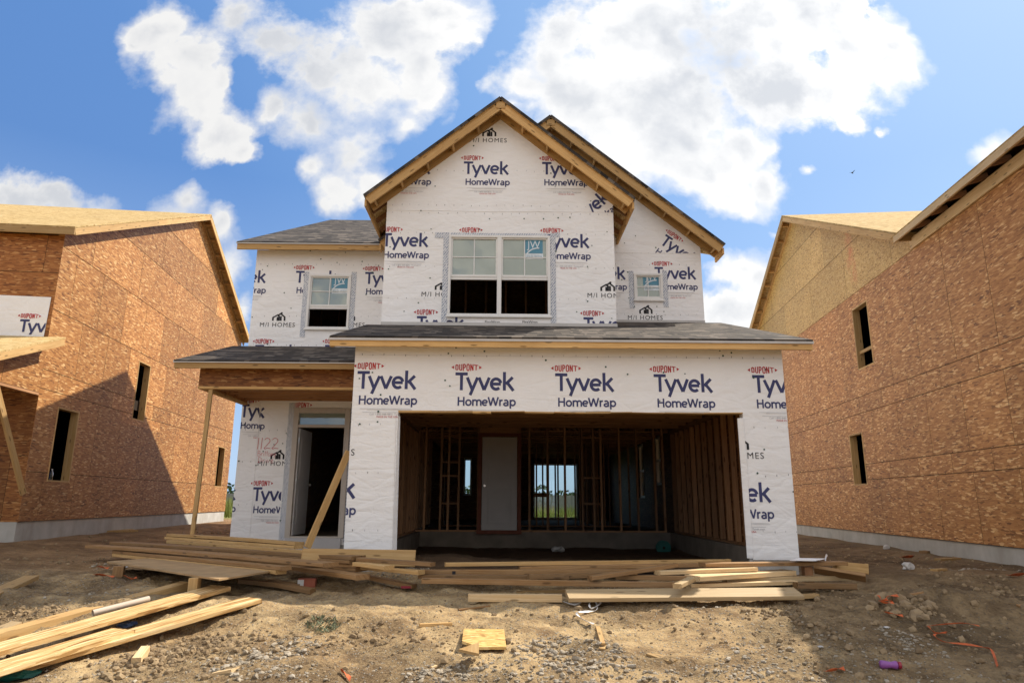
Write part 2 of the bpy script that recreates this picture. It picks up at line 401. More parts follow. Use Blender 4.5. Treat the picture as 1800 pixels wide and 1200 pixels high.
M['lsl'] = lsl_mat()
def osb(name, stops, fl=(7, 34), tone=(.72, 1.22), gloss=.55, stain=None):
    m, t, b = mat(name, gloss, .3 if gloss < .9 else .05); uv = t.uv(); ti = t.attr('tint')
    cx = t.new('ShaderNodeCombineXYZ'); t.put(cx.inputs[0], t.math('MULTIPLY', ti, 13.)); t.put(cx.inputs[1], t.math('MULTIPLY', ti, 7.))
    p = t.vmath('ADD', uv, cx.outputs[0])
    wv = t.new('ShaderNodeVectorMath', operation='SCALE'); t.put(wv.inputs[0], t.vmath('SUBTRACT', t.noise(p, 5.5, 2, color=True), (.5, .5, .5))); wv.inputs['Scale'].default_value = .035
    p = t.vmath('ADD', p, wv.outputs[0])
    val = None
    for i, (rot, sc) in enumerate(((.15, 1.), (1.25, 1.15), (2.25, .9), (.75, 1.5), (2.8, 1.3))):
        cc = t.voro(t.mapping(p, (i * 3.1, i * 1.7, 0), (0, 0, rot), (fl[0] * sc, fl[1] * sc, 1)), 1., dim='2D', out='Color')
        s = t.new('ShaderNodeSeparateColor'); t.put(s.inputs[0], cc)
        if val is None: val = s.outputs[0]
        else:
            mk = t.math('GREATER_THAN', s.outputs[1], .52)
            mm = t.new('ShaderNodeMix', data_type='FLOAT'); t.put(mm.inputs[0], mk); t.put(mm.inputs[2], val); t.put(mm.inputs[3], s.outputs[0]); val = mm.outputs[0]
    c = t.ramp(val, stops)
    big = t.noise(uv, .9, 3)
    tn = t.math('MULTIPLY', t.maprange(ti, 0, 1, *tone), t.maprange(big, .3, .7, .92, 1.07))
    tc = t.new('ShaderNodeCombineColor')
    for i in range(3): t.put(tc.inputs[i], tn)
    c = t.mix(1., c, tc.outputs[0], 'MULTIPLY')
    if stain:
        # a rubbed red chalk streak on the panel
        u0, v0, ru, rv, rot = stain
        q = t.mapping(uv, (u0, v0, 0), (0, 0, rot), (ru, rv, 1), 'TEXTURE')
        d = t.math('SUBTRACT', 1., t.vmath('LENGTH', t.vmath('MULTIPLY', q, (1, 1, 0))))
        k = t.math('MULTIPLY', t.maprange(d, 0, .6), t.maprange(t.noise(uv, 3, 6, .7), .42, .62))
        c = t.mix(t.math('MULTIPLY', k, .6), c, (.62, .16, .07))
    t.put(b.inputs['Base Color'], c); t.put(b.inputs['Normal'], t.bump(val, .25, .004))
    return m
OSB_ST = [(0, (.16, .062, .018)), (.12, (.31, .130, .037)), (.42, (.39, .172, .050)), (.70, (.445, .206, .064)), (.88, (.54, .282, .100)), (1, (.72, .46, .21))]
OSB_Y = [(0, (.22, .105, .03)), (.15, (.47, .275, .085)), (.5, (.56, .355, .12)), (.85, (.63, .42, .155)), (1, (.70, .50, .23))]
M['osb'] = osb('osb_sheathing', OSB_ST)
M['osb_red'] = osb('reddish_shaded_osb', [(p, (r * .70, g * .58, b * .46)) for p, (r, g, b) in OSB_ST])  # reddish board, darkened further to imitate the shaded front wall
M['osb_in_shade'] = osb('shade_darkened_inner_osb', [(p, (r * .42, g * .36, b * .36)) for p, (r, g, b) in OSB_ST])  # darker copy of the sheathing, with indoor shade put into its colour
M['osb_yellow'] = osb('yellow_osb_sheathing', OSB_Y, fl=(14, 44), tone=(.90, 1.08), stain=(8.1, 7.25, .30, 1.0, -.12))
M['osb_deck'] = osb('osb_roof_deck', gloss=.95, stops= [(0, (.30, .19, .075)), (.3, (.45, .31, .135)), (.7, (.53, .385, .185)), (1, (.62, .475, .26))], fl=(9, 30), tone=(.94, 1.05))
def simple(name, c, rough=.6, spec=.3, nscale=6., var=.15, bump=0., metal=0.):
    m, t, b = mat(name, rough, spec); n = t.noise(t.obj(), nscale, 5)
    t.put(b.inputs['Base Color'], t.mix(t.maprange(n, .3, .7), tuple(x * (1 - var) for x in c), tuple(min(1., x * (1 + var)) for x in c)))
    if bump: t.put(b.inputs['Normal'], t.bump(n, bump, .01))
    b.inputs['Metallic'].default_value = metal
    return m
def wrap_mat():
    m, t, b = mat('white_house_wrap', .55, .25); o = t.obj()
    n1 = t.noise(t.mapping(o, scale=(1.2, 1.2, 3.4)), 1.6, 5, .55, .6); n2 = t.noise(t.mapping(o, scale=(7, 7, 7)), 1., 4, .6, .4)
    cr = t.voro(t.mapping(o, rot=(0, .5, 0), scale=(1.5, 1.5, 2.6)), 1.3, 'DISTANCE_TO_EDGE')
    rip = t.noise(t.mapping(o, rot=(0, .35, 0), scale=(1.2, 1.2, 14)), 1., 3, .5)
    h = t.math('ADD', t.math('MULTIPLY', n1, 1.), t.math('ADD', t.math('MULTIPLY', n2, .22), t.math('MULTIPLY', t.maprange(cr, 0, .08), .12)))
    h = t.math('ADD', h, t.math('MULTIPLY', rip, .28))
    dirt = t.maprange(t.noise(t.mapping(o, scale=(1, 1, .6)), .8, 6, .6), .42, .72)
    c = t.mix(dirt, (.885, .875, .87), (.82, .805, .79))
    t.put(b.inputs['Base Color'], c); t.put(b.inputs['Normal'], t.bump(h, .5, .045)); return m
M['wrap'] = wrap_mat()
M['blue'] = simple('dark_blue_ink', (.055, .06, .15), .6, .2, 3, .12)
M['red'] = simple('red_ink', (.47, .045, .05), .6, .2, 3, .12)
M['black'] = simple('black_ink', (.022, .022, .026), .6, .2)
M['grey'] = simple('grey_ink', (.42, .42, .44), .6, .2)
M['pale'] = simple('pale_grey_ink', (.62, .62, .63), .6, .2)
M['nail'] = simple('green_cap_nail', (.035, .085, .06), .5)
M['marker'] = simple('red_marker', (.55, .05, .07), .5)
def tape_mat():
    m, t, b = mat('flashing_tape', .5, .3); uv = t.uv()
    k = t.mapping(uv, rot=(0, 0, .62), scale=(1, 1, 1))
    w = t.new('ShaderNodeTexWave', wave_type='BANDS'); t.put(w.inputs[0], k); w.inputs['Scale'].default_value = 9.; w.inputs['Distortion'].default_value = 2.2; w.inputs['Detail'].default_value = 3; w.inputs['Detail Scale'].default_value = 4.
    f = t.maprange(w.outputs[1], .35, .62); f = t.math('MULTIPLY', f, t.maprange(t.noise(t.mapping(uv, scale=(30, 30, 1)), 1., 2), .38, .55))
    t.put(b.inputs['Base Color'], t.mix(f, (.66, .67, .69), (.24, .28, .37))); return m
M['tape'] = tape_mat()
def shingles():
    m, t, b = mat('asphalt_shingles', .92, .15); uv = t.uv()
    s = t.new('ShaderNodeSeparateXYZ'); t.put(s.inputs[0], uv)
    row = t.math('FLOOR', t.math('DIVIDE', s.outputs[1], .143)); fr = t.math('FRACT', t.math('DIVIDE', s.outputs[1], .143))
    cx = t.new('ShaderNodeCombineXYZ'); t.put(cx.inputs[0], t.math('ADD', t.math('MULTIPLY', s.outputs[0], 4.2), t.math('MULTIPLY', row, 17.31))); t.put(cx.inputs[1], row)
    wn = t.voro(cx.outputs[0], 1., dim='2D', out='Color'); sc = t.new('ShaderNodeSeparateColor'); t.put(sc.inputs[0], wn)
    c = t.ramp(sc.outputs[0], [(0, (.022, .018, .016)), (.35, (.055, .045, .038)), (.7, (.095, .078, .064)), (1, (.19, .155, .125))])
    gr = t.noise(uv, 160, 2)
    c = t.mix(t.math('MULTIPLY', t.maprange(gr, .3, .7), .4), c, (.05, .047, .045))
    c = t.mix(t.math('MULTIPLY', t.maprange(fr, .14, .0), .75), c, (.02, .018, .017))
    t.put(b.inputs['Base Color'], c)
    h = t.math('ADD', t.math('MULTIPLY', t.math('SUBTRACT', 1., fr), .8), t.math('ADD', t.math('MULTIPLY', sc.outputs[1], .35), t.math('MULTIPLY', gr, .15)))
    t.put(b.inputs['Normal'], t.bump(h, .8, .012)); return m
M['shingle'] = shingles()
def concrete():
    m, t, b = mat('foundation_concrete', .85, .2); o = t.obj()
    n = t.noise(o, 2.2, 7, .6); st = t.noise(t.mapping(o, scale=(1, 1, .25)), 3., 5)
    c = t.mix(t.maprange(n, .3, .7), (.36, .345, .315), (.50, .485, .45)); c = t.mix(t.math('MULTIPLY', t.maprange(st, .5, .75), .5), c, (.27, .235, .19))
    t.put(b.inputs['Base Color'], c); t.put(b.inputs['Normal'], t.bump(t.noise(o, 25, 5), .3, .01)); return m
M['concrete'] = concrete()
M['vinyl'] = simple('white_vinyl', (.76, .75, .725), .4, .4, 4, .04)
M['beige'] = simple('primed_door_frame', (.50, .445, .385), .5, .3, 5, .06)
M['door_white'] = simple('white_door_paint', (.66, .66, .665), .45, .35, 4, .04)
M['door_grey'] = simple('grey_primed_door', (.52, .49, .47), .5, .3, 4, .05)
M['sill'] = simple('grey_sill_board', (.50, .49, .49), .5, .3, 4, .05)
M['metal'] = simple('satin_nickel', (.5, .48, .45), .3, .5, 5, .1, metal=1.)
M['drip'] = simple('drip_edge_metal', (.52, .50, .475), .45, .4, 5, .08)
M['gap'] = simple('panel_joint', (.045, .03, .018), .9, .1)
M['stickblue'] = simple('blue_sticker', (.10, .27, .38), .4, .3, 30, .08)
M['stickwhite'] = simple('white_sticker_print', (.68, .74, .78), .5, .3)
M['sticktext'] = simple('grey_sticker_print', (.30, .40, .46), .5, .3)
def glass_mat(name, tint, refl, body=(.2, .25, .25), bodyk=.0):
    m = bpy.data.materials.new(name); m.use_nodes = True; t = NT(m.node_tree); t.n.remove(t.n['Principled BSDF']); out = t.n['Material Output']
    tr = t.new('ShaderNodeBsdfTransparent'); tr.inputs[0].default_value = (*tint, 1)
    gl = t.new('ShaderNodeBsdfGlossy'); gl.inputs['Roughness'].default_value = .02
    lw = t.new('ShaderNodeFresnel'); lw.inputs[0].default_value = 1.5
    k = t.math('ADD', t.math('MULTIPLY', lw.outputs[0], 1.2), refl, clamp=True)
    df = t.new('ShaderNodeBsdfDiffuse'); df.inputs[0].default_value = (*body, 1)
    m0 = t.new('ShaderNodeMixShader'); m0.inputs[0].default_value = bodyk; t.put(m0.inputs[1], tr.outputs[0]); t.put(m0.inputs[2], df.outputs[0])
    mx = t.new('ShaderNodeMixShader'); t.put(mx.inputs[0], k); t.put(mx.inputs[1], m0.outputs[0]); t.put(mx.inputs[2], gl.outputs[0])
    bp = t.bump(t.noise(t.obj(), 2.5, 2), .06, .02); t.put(gl.inputs['Normal'], bp)
    t.put(out.inputs[0], mx.outputs[0]); return m
M['glass'] = glass_mat('window_glass', (.55, .66, .58), .12, (.52, .60, .51), .44)
M['glass_clear'] = glass_mat('clear_glass', (.86, .92, .90), .03)
def ground_mat():
    m, t, b = mat('bare_earth', .95, .12); o = t.obj()
    n1 = t.noise(o, .8, 6, .6); n2 = t.noise(o, 5.5, 8, .65); n3 = t.noise(o, 34, 6, .7)
    f = t.math('ADD', t.math('MULTIPLY', n1, .45), t.math('ADD', t.math('MULTIPLY', n2, .4), t.math('MULTIPLY', n3, .25)))
    c = t.ramp(f, [(.39, (.11, .068, .036)), (.48, (.22, .145, .076)), (.555, (.36, .25, .13)), (.66, (.49, .36, .195))])
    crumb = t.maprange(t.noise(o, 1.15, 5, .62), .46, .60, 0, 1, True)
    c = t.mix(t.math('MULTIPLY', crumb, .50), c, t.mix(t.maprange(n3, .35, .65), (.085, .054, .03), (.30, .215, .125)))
    crk = t.voro(t.mapping(t.vmath('ADD', o, t.noise(o, 3, 3, color=True)), scale=(1, 1, 0)), 5.5, 'DISTANCE_TO_EDGE')
    c = t.mix(t.math('MULTIPLY', t.maprange(crk, .035, .0), t.maprange(n1, .5, .62, 0, .55)), c, (.06, .038, .022))
    pb = t.voro(o, 42, out='Color'); ps = t.new('ShaderNodeSeparateColor'); t.put(ps.inputs[0], pb)
    pd = t.voro(o, 42)
    peb = t.math('MULTIPLY', t.maprange(pd, .42, .28), t.math('GREATER_THAN', ps.outputs[0], .72))
    c = t.mix(t.math('MULTIPLY', peb, .8), c, t.mix(ps.outputs[1], (.30, .25, .19), (.46, .42, .36)))
    # darker, redder soil between the houses
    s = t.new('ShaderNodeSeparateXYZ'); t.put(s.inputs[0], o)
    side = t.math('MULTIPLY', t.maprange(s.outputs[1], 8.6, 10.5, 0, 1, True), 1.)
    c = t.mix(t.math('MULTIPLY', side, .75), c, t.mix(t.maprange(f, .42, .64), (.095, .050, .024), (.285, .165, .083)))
    garage_shade = t.math('MULTIPLY', t.math('MULTIPLY', t.maprange(s.outputs[0], -2.4, -1.6, 0, 1, True), t.maprange(s.outputs[0], 4.3, 3.6, 0, 1, True)), t.math('MULTIPLY', t.maprange(s.outputs[1], 9.3, 10.2, 0, 1, True), t.maprange(s.outputs[1], 28, 27)))
    c = t.mix(t.math('MULTIPLY', garage_shade, .85), c, t.mix(n2, (.075, .048, .03), (.15, .10, .065)))  # earth inside the garage painted darker to imitate its shade
    right_shade = t.maprange(t.math('ADD', s.outputs[0], t.math('MULTIPLY', t.math('SUBTRACT', t.noise(o, .45, 4, .6), .5), 4.)), 1.8, 4.6, 0, 1, True)  # painted shade: soil colour darkens towards the shaded right side
    c = t.mix(t.math('MULTIPLY', right_shade, .72), c, t.mix(t.maprange(f, .42, .64), (.062, .040, .022), (.21, .145, .08)))
    # grass beyond the lot
    gf = t.maprange(t.math('ADD', s.outputs[1], t.math('MULTIPLY', n1, 4.)), 30, 34)
    c = t.mix(gf, c, t.mix(n2, (.13, .17, .045), (.30, .31, .10)))
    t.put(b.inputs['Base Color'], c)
    h = t.math('ADD', t.math('MULTIPLY', n2, .6), t.math('ADD', t.math('MULTIPLY', n3, .4), t.math('MULTIPLY', peb, .5)))
    h = t.math('ADD', h, t.math('MULTIPLY', t.math('MULTIPLY', t.noise(o, 17, 6, .7), crumb), 1.1))
    t.put(b.inputs['Normal'], t.bump(h, 1., .04)); return m
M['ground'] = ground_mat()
def rock_mat(name, a, c2):
    m, t, b = mat(name, .9, .2); o = t.obj(); ti = t.attr('tint')
    c = t.mix(ti, a, c2); c = t.mix(t.math('MULTIPLY', t.maprange(t.noise(o, 14, 5), .4, .7), .5), c, (.33, .25, .15))
    t.put(b.inputs['Base Color'], c); t.put(b.inputs['Normal'], t.bump(t.noise(o, 60, 4), .4, .01)); return m
M['rock'] = rock_mat('limestone_gravel', (.20, .165, .12), (.40, .35, .28))
M['clod'] = rock_mat('dirt_clod', (.15, .10, .056), (.31, .22, .125))
M['grass'] = simple('tall_grass', (.20, .23, .06), .8, .2, .8, .5)
M['weed'] = simple('grey_green_weed', (.16, .175, .105), .8, .2, 9, .35)
M['leaf'] = simple('tree_leaves', (.045, .075, .03), .8, .2, .5, .4)
M['bark'] = simple('bark', (.12, .085, .055), .9)
M['pvc'] = simple('dusty_pvc', (.56, .46, .36), .35, .5, 3, .06)
M['orange'] = simple('orange_plastic_tape', (.55, .12, .035), .6, .3, 9, .35)
M['teal'] = simple('teal_plastic', (.015, .12, .10), .4, .4, 7, .25)
M['purple'] = simple('purple_plastic', (.26, .08, .30), .3, .5, 6, .15)
M['redcap'] = simple('dark_red_plastic', (.30, .02, .04), .35, .5)
M['white_plastic'] = simple('white_strapping', (.74, .73, .72), .4, .4, 7, .08)
M['paper'] = simple('white_paper', (.52, .50, .47), .7, .2, 9, .1, .3)
M['blue_plastic'] = simple('blue_plastic', (.05, .09, .20), .4, .4)
M['carton'] = simple('red_carton', (.28, .085, .05), .6, .2, 9, .2)
M['dark'] = simple('near_black', (.035, .026, .02), .9, .1)  # near-black, so the colour itself carries the shade inside the neighbouring houses
M['dark_red'] = simple('treated_header', (.20, .075, .05), .8, .1)
M['gypsum'] = simple('dark_subfloor', (.16, .125, .09), .9, .1)
M['concrete_shade'] = simple('shade_darkened_concrete', (.21, .175, .14), .9, .15, 3, .2, .2)  # foundation concrete darkened to hold the shade of the garage
M['fence'] = simple('grey_board_fence', (.20, .20, .21), .8, .2)
# ------------------------------------------------------------------ lettering
def arc(cx, cy, rx, ry, a0, a1, n=14):
    return [(cx + rx * cos(RAD(a0 + (a1 - a0) * i / n)), cy + ry * sin(RAD(a0 + (a1 - a0) * i / n))) for i in range(n + 1)]
BOLD = {  # strokes on a cap height of 1, x-height .72; (advance, strokes)
 'T': (.60, [[(0, .915), (.68, .915)], [(.34, .9), (.34, 0)]]),
 'y': (.64, [[(.06, .72), (.35, .02)], [(.63, .72), (.23, -.27)]]),
 'v': (.66, [[(.07, .72), (.36, .02)], [(.64, .72), (.36, .02)]]),
 'e': (.70, [arc(.36, .36, .265, .29, 10, 312, 18), [(.12, .36), (.62, .36)]]),
 'k': (.66, [[(.12, 1.04), (.12, 0)], [(.58, .74), (.20, .36)], [(.28, .44), (.62, -.01)]]),
 'H': (.88, [[(.12, 1), (.12, 0)], [(.72, 1), (.72, 0)], [(.12, .53), (.72, .53)]]),
 'o': (.74, [arc(.36, .36, .275, .29, 0, 360, 22)]),
 'm': (1.10, [[(.12, .72), (.12, 0)], arc(.345, .44, .22, .21, 170, 0, 8) + [(.565, 0)], arc(.785, .44, .22, .21, 180, 0, 8) + [(1.005, 0)]]),
 'W': (1.22, [[(.04, 1), (.30, .03)], [(.30, .03), (.58, .95)], [(.58, .95), (.86, .03)], [(.86, .03), (1.14, 1)]]),
 'r': (.46, [[(.12, .72), (.12, 0)], arc(.36, .40, .24, .25, 180, 75, 6)]),
 'a': (.70, [arc(.32, .45, .22, .21, 140, 0, 8) + [(.54, 0)], arc(.32, .20, .22, .155, 60, 330, 12)]),
 'p': (.74, [[(.12, .72), (.12, -.28)], arc(.385, .36, .265, .29, 0, 360, 20)]),
 'D': (.56, [[(.1, 1), (.1, 0)], [(.1, .93), (.26, .93)] + arc(.26, .76, .17, .17, 90, 0, 5) + arc(.26, .24, .17, .17, 0, -90, 5) + [(.1, .07)]]),
 'U': (.56, [[(.1, 1)] + arc(.27, .24, .17, .17, 180, 360, 8) + [(.44, 1)]]),
 'P': (.53, [[(.1, 1), (.1, 0)], [(.1, .93), (.24, .93)] + arc(.24, .70, .18, .23, 90, -90, 8) + [(.1, .47)]]),
 'O': (.57, [arc(.28, .75, .18, .19, 0, 180, 8) + arc(.28, .25, .18, .19, 180, 360, 8) + [(.46, .75)]]),
 'N': (.58, [[(.1, 1), (.1, 0)], [(.46, 1), (.46, 0)], [(.1, .97), (.46, .03)]]),
}
def strokes_to_polys(strokes, w):
    """each stroke: quads with mitred joints"""
    out = []
    for si, st in enumerate(strokes):
        n = len(st); closed = math.dist(st[0], st[-1]) < 1e-4 and n > 3
        L = []; R = []
        for i in range(n):
            a = st[i - 1] if i > 0 else (st[n - 2] if closed else None); b = st[i]; c = st[i + 1] if i < n - 1 else (st[1] if closed else None)
            d1 = Vector((b[0] - a[0], b[1] - a[1])).normalized() if a else None
            d2 = Vector((c[0] - b[0], c[1] - b[1])).normalized() if c else None
            d = (d1 + d2).normalized() if d1 and d2 else (d1 or d2)
            k = 1. / max(.5, d.dot(d2 or d1)); nn = Vector((-d.y, d.x)) * (w / 2 * k)
            L.append((b[0] + nn.x, b[1] + nn.y)); R.append((b[0] - nn.x, b[1] - nn.y))
        for i in range(n - 1): out.append((si, [R[i], R[i + 1], L[i + 1], L[i]]))
    return out
def bold_text(s, w, sx=1., warp=None, track=0.):
    x = 0; out = []; lay = 0
    for ch in s:
        adv, st = BOLD[ch]
        for si, q in strokes_to_polys(st, w): out.append((lay + si, [((x + p[0]) * sx, p[1]) for p in q]))
        lay += len(st); x += adv + track
    W_ = x * sx
    if warp: out = [(l, [(p[0], warp(p[0] / W_, p[1])) for p in q]) for l, q in out]
    return out, W_
_FT = {}
def font_text(s, space=1.):
    """outline of a line of text in Blender's own font, as flat polygons (cap height about .69)"""
    if (s, space) in _FT: return _FT[(s, space)]
    cu = bpy.data.curves.new('lettering', 'FONT'); cu.body = s; cu.space_character = space; cu.resolution_u = 3; cu.offset = 0.
    o = bpy.data.objects.new('lettering', cu); COL.objects.link(o); bpy.context.view_layer.update()
    me = bpy.data.meshes.new_from_object(o.evaluated_get(bpy.context.evaluated_depsgraph_get())); me.calc_loop_triangles()
    P = [(0, [(me.vertices[i].co.x, me.vertices[i].co.y) for i in tr.vertices]) for tr in me.loop_triangles]
    W_ = max([p[0] for _, q in P for p in q] or [0])
    bpy.data.objects.remove(o); bpy.data.curves.remove(cu); bpy.data.meshes.remove(me)
    _FT[(s, space)] = (P, W_); return P, W_
def sc(polys, k, ox, oy, key, lay=0, kx=None):
    kx = k if kx is None else kx
    return [(lay + l, key, [(p[0] * kx + ox, p[1] * k + oy) for p in q]) for l, q in polys]
# the printed block (metres, origin at the T's lower left; the big word is .834 m wide)
def brand_block():
    it = []
    P, w_ = bold_text('Tyvek', .165); k = .834 / (w_ - .02); it += sc(P, k, 0, 0, 'blue')
    P, w_ = bold_text('HomeWrap', .175); k2 = .83 / w_; it += sc(P, k2, .035, -.222, 'blue', 20)
    P, w_ = bold_text('DUPONT', .155, 1., lambda f, y: .5 + (y - .5) * (.80 + .36 * (1 - (2 * f - 1) ** 2)), .04); k3 = .325 / w_
    it += sc(P, k3 * 1.0, -.005, .285, 'red', 40)
    for s_ in (-1, 1):
        x = .157 + s_ * .180; it.append((60, 'red', [(x, .285 + k3 * .22), (x + s_ * .038, .285 + k3 * .5), (x, .285 + k3 * .78)][::s_]))
    for i, (a, b, y) in enumerate(((.06, .78, -.285), (.16, .80, -.300), (.10, .74, -.335))): it.append((62 + i, 'pale', rect(a, b, y, y + .007)))
    P, w_ = font_text('Call 1-800-448-9835  Tyvek.com'); k = .52 / w_; it += sc(P, k, .20, -.372, 'grey', 66)
    P, w_ = font_text('MADE IN THE USA'); k = .30 / w_; it += sc(P, k, .30, -.408, 'red', 67)
    return it
def homes_mark():
    """builder's mark: a gabled outline over the line of capitals; origin lower left of the text, .708 m wide"""
    it = []
    P, w_ = font_text('M/I HOMES', 1.18); k = .708 / w_; it += sc(P, k, 0, 0, 'black')
    x, y, s = .245, .125, .26
    st = [[(.05, 0), (.05, .36), (.46, .70)], [(.40, .55), (.62, .80), (.95, .42), (.95, 0)], [(.40, 0), (.40, .42)], [(.52, 0), (.52, .50), (.42, .58)], [(.66, 0), (.66, .52)], [(.70, .78), (.70, .95)]]
    it += [(10 + l, 'black', [(x + p[0] * s, y + p[1] * s * .72) for p in q]) for l, q in strokes_to_polys(st, .13)]
    return it
BRAND = brand_block(); HOMES = homes_mark()
PRINT = {'blue': 1, 'red': 2, 'black': 3, 'grey': 4, 'pale': 5}
WRAPM = [M['wrap'], M['blue'], M['red'], M['black'], M['grey'], M['pale'], M['nail']]
def around(poly, holes, pad=.0):
    """convex pieces of poly left round rectangular holes"""
    out = [poly]
    for (x0, x1, z0, z1) in holes:
        nx = []
        for q in out:
            for r in (rect(-99, x0, -99, 99), rect(x1, 99, -99, 99), rect(x0, x1, -99, z0), rect(x0, x1, z1, 99)):
                k = clip_poly(q, r)
                if len(k) > 2: nx.append(k)
        out = nx
    return out
def stamp(mb, Y, items, x, z, clips, rot=0., k=1., y_of=None):
    c, s = cos(RAD(rot)) * k, sin(RAD(rot)) * k
    for lay, key, q in items:
        q2 = [(x + p[0] * c - p[1] * s, z + p[0] * s + p[1] * c) for p in q]
        a = sum(q2[i][0] * q2[(i + 1) % len(q2)][1] - q2[(i + 1) % len(q2)][0] * q2[i][1] for i in range(len(q2)))
        if a < 0: q2.reverse()
        for cl in clips:
            r = clip_poly(q2, cl)
            if len(r) > 2: mb.face([(p[0], Y - .003 - lay * 4e-5, p[1]) for p in r], PRINT[key])
def disc(mb, x, y, z, r, mi, n=9):
    mb.face([(x + r * cos(2 * pi * i / n), y, z + r * sin(2 * pi * i / n)) for i in range(n)], mi)
def nails(mb, Y, region, n, holes=(), seed=1, rows=()):
    rr = random.Random(seed); xs = [p[0] for p in region]; zs = [p[1] for p in region]
    def inside(x, z): return len(clip_poly(rect(x - .02, x + .02, z - .02, z + .02), region)) > 2 and not any(h[0] - .12 < x < h[1] + .12 and h[2] - .12 < z < h[3] + .12 for h in holes)
    k = 0
    while k < n:
        x, z = rr.uniform(min(xs), max(xs)), rr.uniform(min(zs), max(zs)); k += 1
        if inside(x, z): disc(mb, x, Y - .008, z, rr.uniform(.010, .0155), 6)
    for zr in rows:
        x = min(xs) + .1
        while x < max(xs):
            z = zr + rr.uniform(-.012, .012)
            if inside(x, z): mb.face([(x, Y - .004, z), (x + .006, Y - .004, z), (x + .006, Y - .004, z + .025), (x, Y - .004, z + .025)], 3 if rr.random() < .4 else 4)
            x += .16 + rr.uniform(-.02, .02)
# ------------------------------------------------------------------ ground
def axis(lo, hi, fine0, fine1, df, grow):
    a = [fine0]
    while a[-1] < fine1: a.append(a[-1] + df)
    s = df
    while a[-1] < hi: s *= grow; a.append(min(hi, a[-1] + s))
    s = df; b = [fine0]
    while b[-1] > lo: s *= grow; b.append(max(lo, b[-1] - s))
    return sorted(set(b[1:] + a))
def make_ground():
    xs = axis(-900, 900, -7.0, 7.4, .04, 1.12); ys = axis(-300, 1800, 4.4, 9.6, .03, 1.08)
    V = [(x, y, gz(x, y)) for y in ys for x in xs]; n = len(xs)
    Fc = [(j * n + i, j * n + i + 1, (j + 1) * n + i + 1, (j + 1) * n + i) for j in range(len(ys) - 1) for i in range(n - 1)]
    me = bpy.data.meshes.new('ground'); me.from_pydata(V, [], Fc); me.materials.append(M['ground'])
    me.polygons.foreach_set('use_smooth', [True] * len(me.polygons))
    o = bpy.data.objects.new('ground', me); COL.objects.link(o); tag(o, kind='structure')
make_ground()
# ------------------------------------------------------------------ the house in the middle
H = thing('unfinished_house', (.95, 9.6, .62), 'two storey unfinished house wrapped in printed white sheet, with an open garage', 'house')
def part(mb, name, mats, parent=None, label=None, **k):
    o = mb.build(name, mats, parent or H, H, **k)
    if label: o['label'] = label
    return o
YG, YB, YC, YD, YBK = 9.6, 11.7, 13.16, 13.345, 26.3
XL, XR, XGL = -5.104, 4.035, -2.13
S = .326
def groof(y): return 3.83 + S * (y - 9.305)
# --- garage front wall
gw = MB(); gpoly = rect(XGL, XR, .84, 3.76); ghole = (-1.475, 3.405, .3, 2.83)
wall(gw, (0, YG, 0), (1, 0, 0), (0, 1, 0), gpoly, [ghole], .14, mi_back=0)
gtop, gl, gr = rect(XGL, XR, 2.83, 3.76), rect(XGL, -1.475, .84, 2.83), rect(3.405, XR, .84, 2.83)
for x, y in ((627, 683), (800, 685.5), (976, 687), (1150, 688.5), (1324, 690)):
    p = atY(x, y, YG); stamp(gw, YG, BRAND, p.x, p.z, [gtop, gl, gr])
for x, y in ((623, 875), (1355, 882)):
    p = atY(x, y, YG); stamp(gw, YG, BRAND, p.x - .834, p.z, [gl, gr])
for x, y in ((623, 800), (1343, 806)):
    p = atY(x, y, YG); stamp(gw, YG, HOMES, p.x - .708, p.z, [gl, gr])
nails(gw, YG, gpoly, 62, [ghole], 3, rows=(3.62, 2.62, 1.95, 1.2))
gw.obox((XGL, YG - .0035, 3.63), (XR - XGL, 0, -.012), (0, .003, 0), (0, 0, .004), 5)
part(gw, 'garage_wall', WRAPM, label='white wrapped garage front with a wide opening')
# ragged folded wrap edges round the opening
fl = MB()
rr = random.Random(5)
x = -1.475
while x < 3.38:
    x2 = min(3.405, x + rr.uniform(.25, .6)); fl.obox((x, YG - .008, 2.832), (x2 - x, 0, rr.uniform(-.008, .008)), (0, .15, 0), (0, 0, -rr.uniform(.008, .03)), 0)
    x = x2
part(fl, 'header_edge', [M['fascia']])
fl = MB(); fl.obox((3.335, YG + .03, .86), (.07, -.045, 0), (0, .01, 0), (0, 0, 1.9), 0); part(fl, 'wrap_flap', [M['wrap']])
fl = MB(); fl.obox((-1.475, YG - .012, .86), (.05, .07, 0), (0, .01, 0), (-.03, 0, 1.9), 0); part(fl, 'wrap_flap', [M['wrap']])
# --- gable wall over the garage
bw = MB(); bx0, bx1 = -2.17, 2.01
bpoly = [(bx0, 4.5), (bx1, 4.5), (bx1, 7.14), (-.08, 8.84), (bx0, 7.14)]
bh = (-.985, .812, 4.815, 6.30)
wall(bw, (0, YB, 0), (1, 0, 0), (0, 1, 0), bpoly, [bh], .14)
for x, y in ((815, 306), (953, 307), (677, 305), (671, 433), (812, 434), (955, 435), (732, 580), (1026, 582)):
    p = atY(x, y, YB); stamp(bw, YB, BRAND, p.x, p.z, around(bpoly, [bh]))
for x, y in ((825, 250), (740, 521), (1032, 523)):
    p = atY(x, y, YB); stamp(bw, YB, HOMES, p.x, p.z, around(bpoly, [bh]))
p = atY(1068, 350, YB); a = RAD(40); corner = clip_poly([(1.62, 6.8), (2.01, 6.8), (2.01, 7.5), (1.2, 7.9)], bpoly)
stamp(bw, YB - .004, BRAND, p.x - .834 * cos(a) + .05, p.z - .834 * sin(a) - .02, [corner], rot=40)
P_, w_ = font_text('FlexWrap')
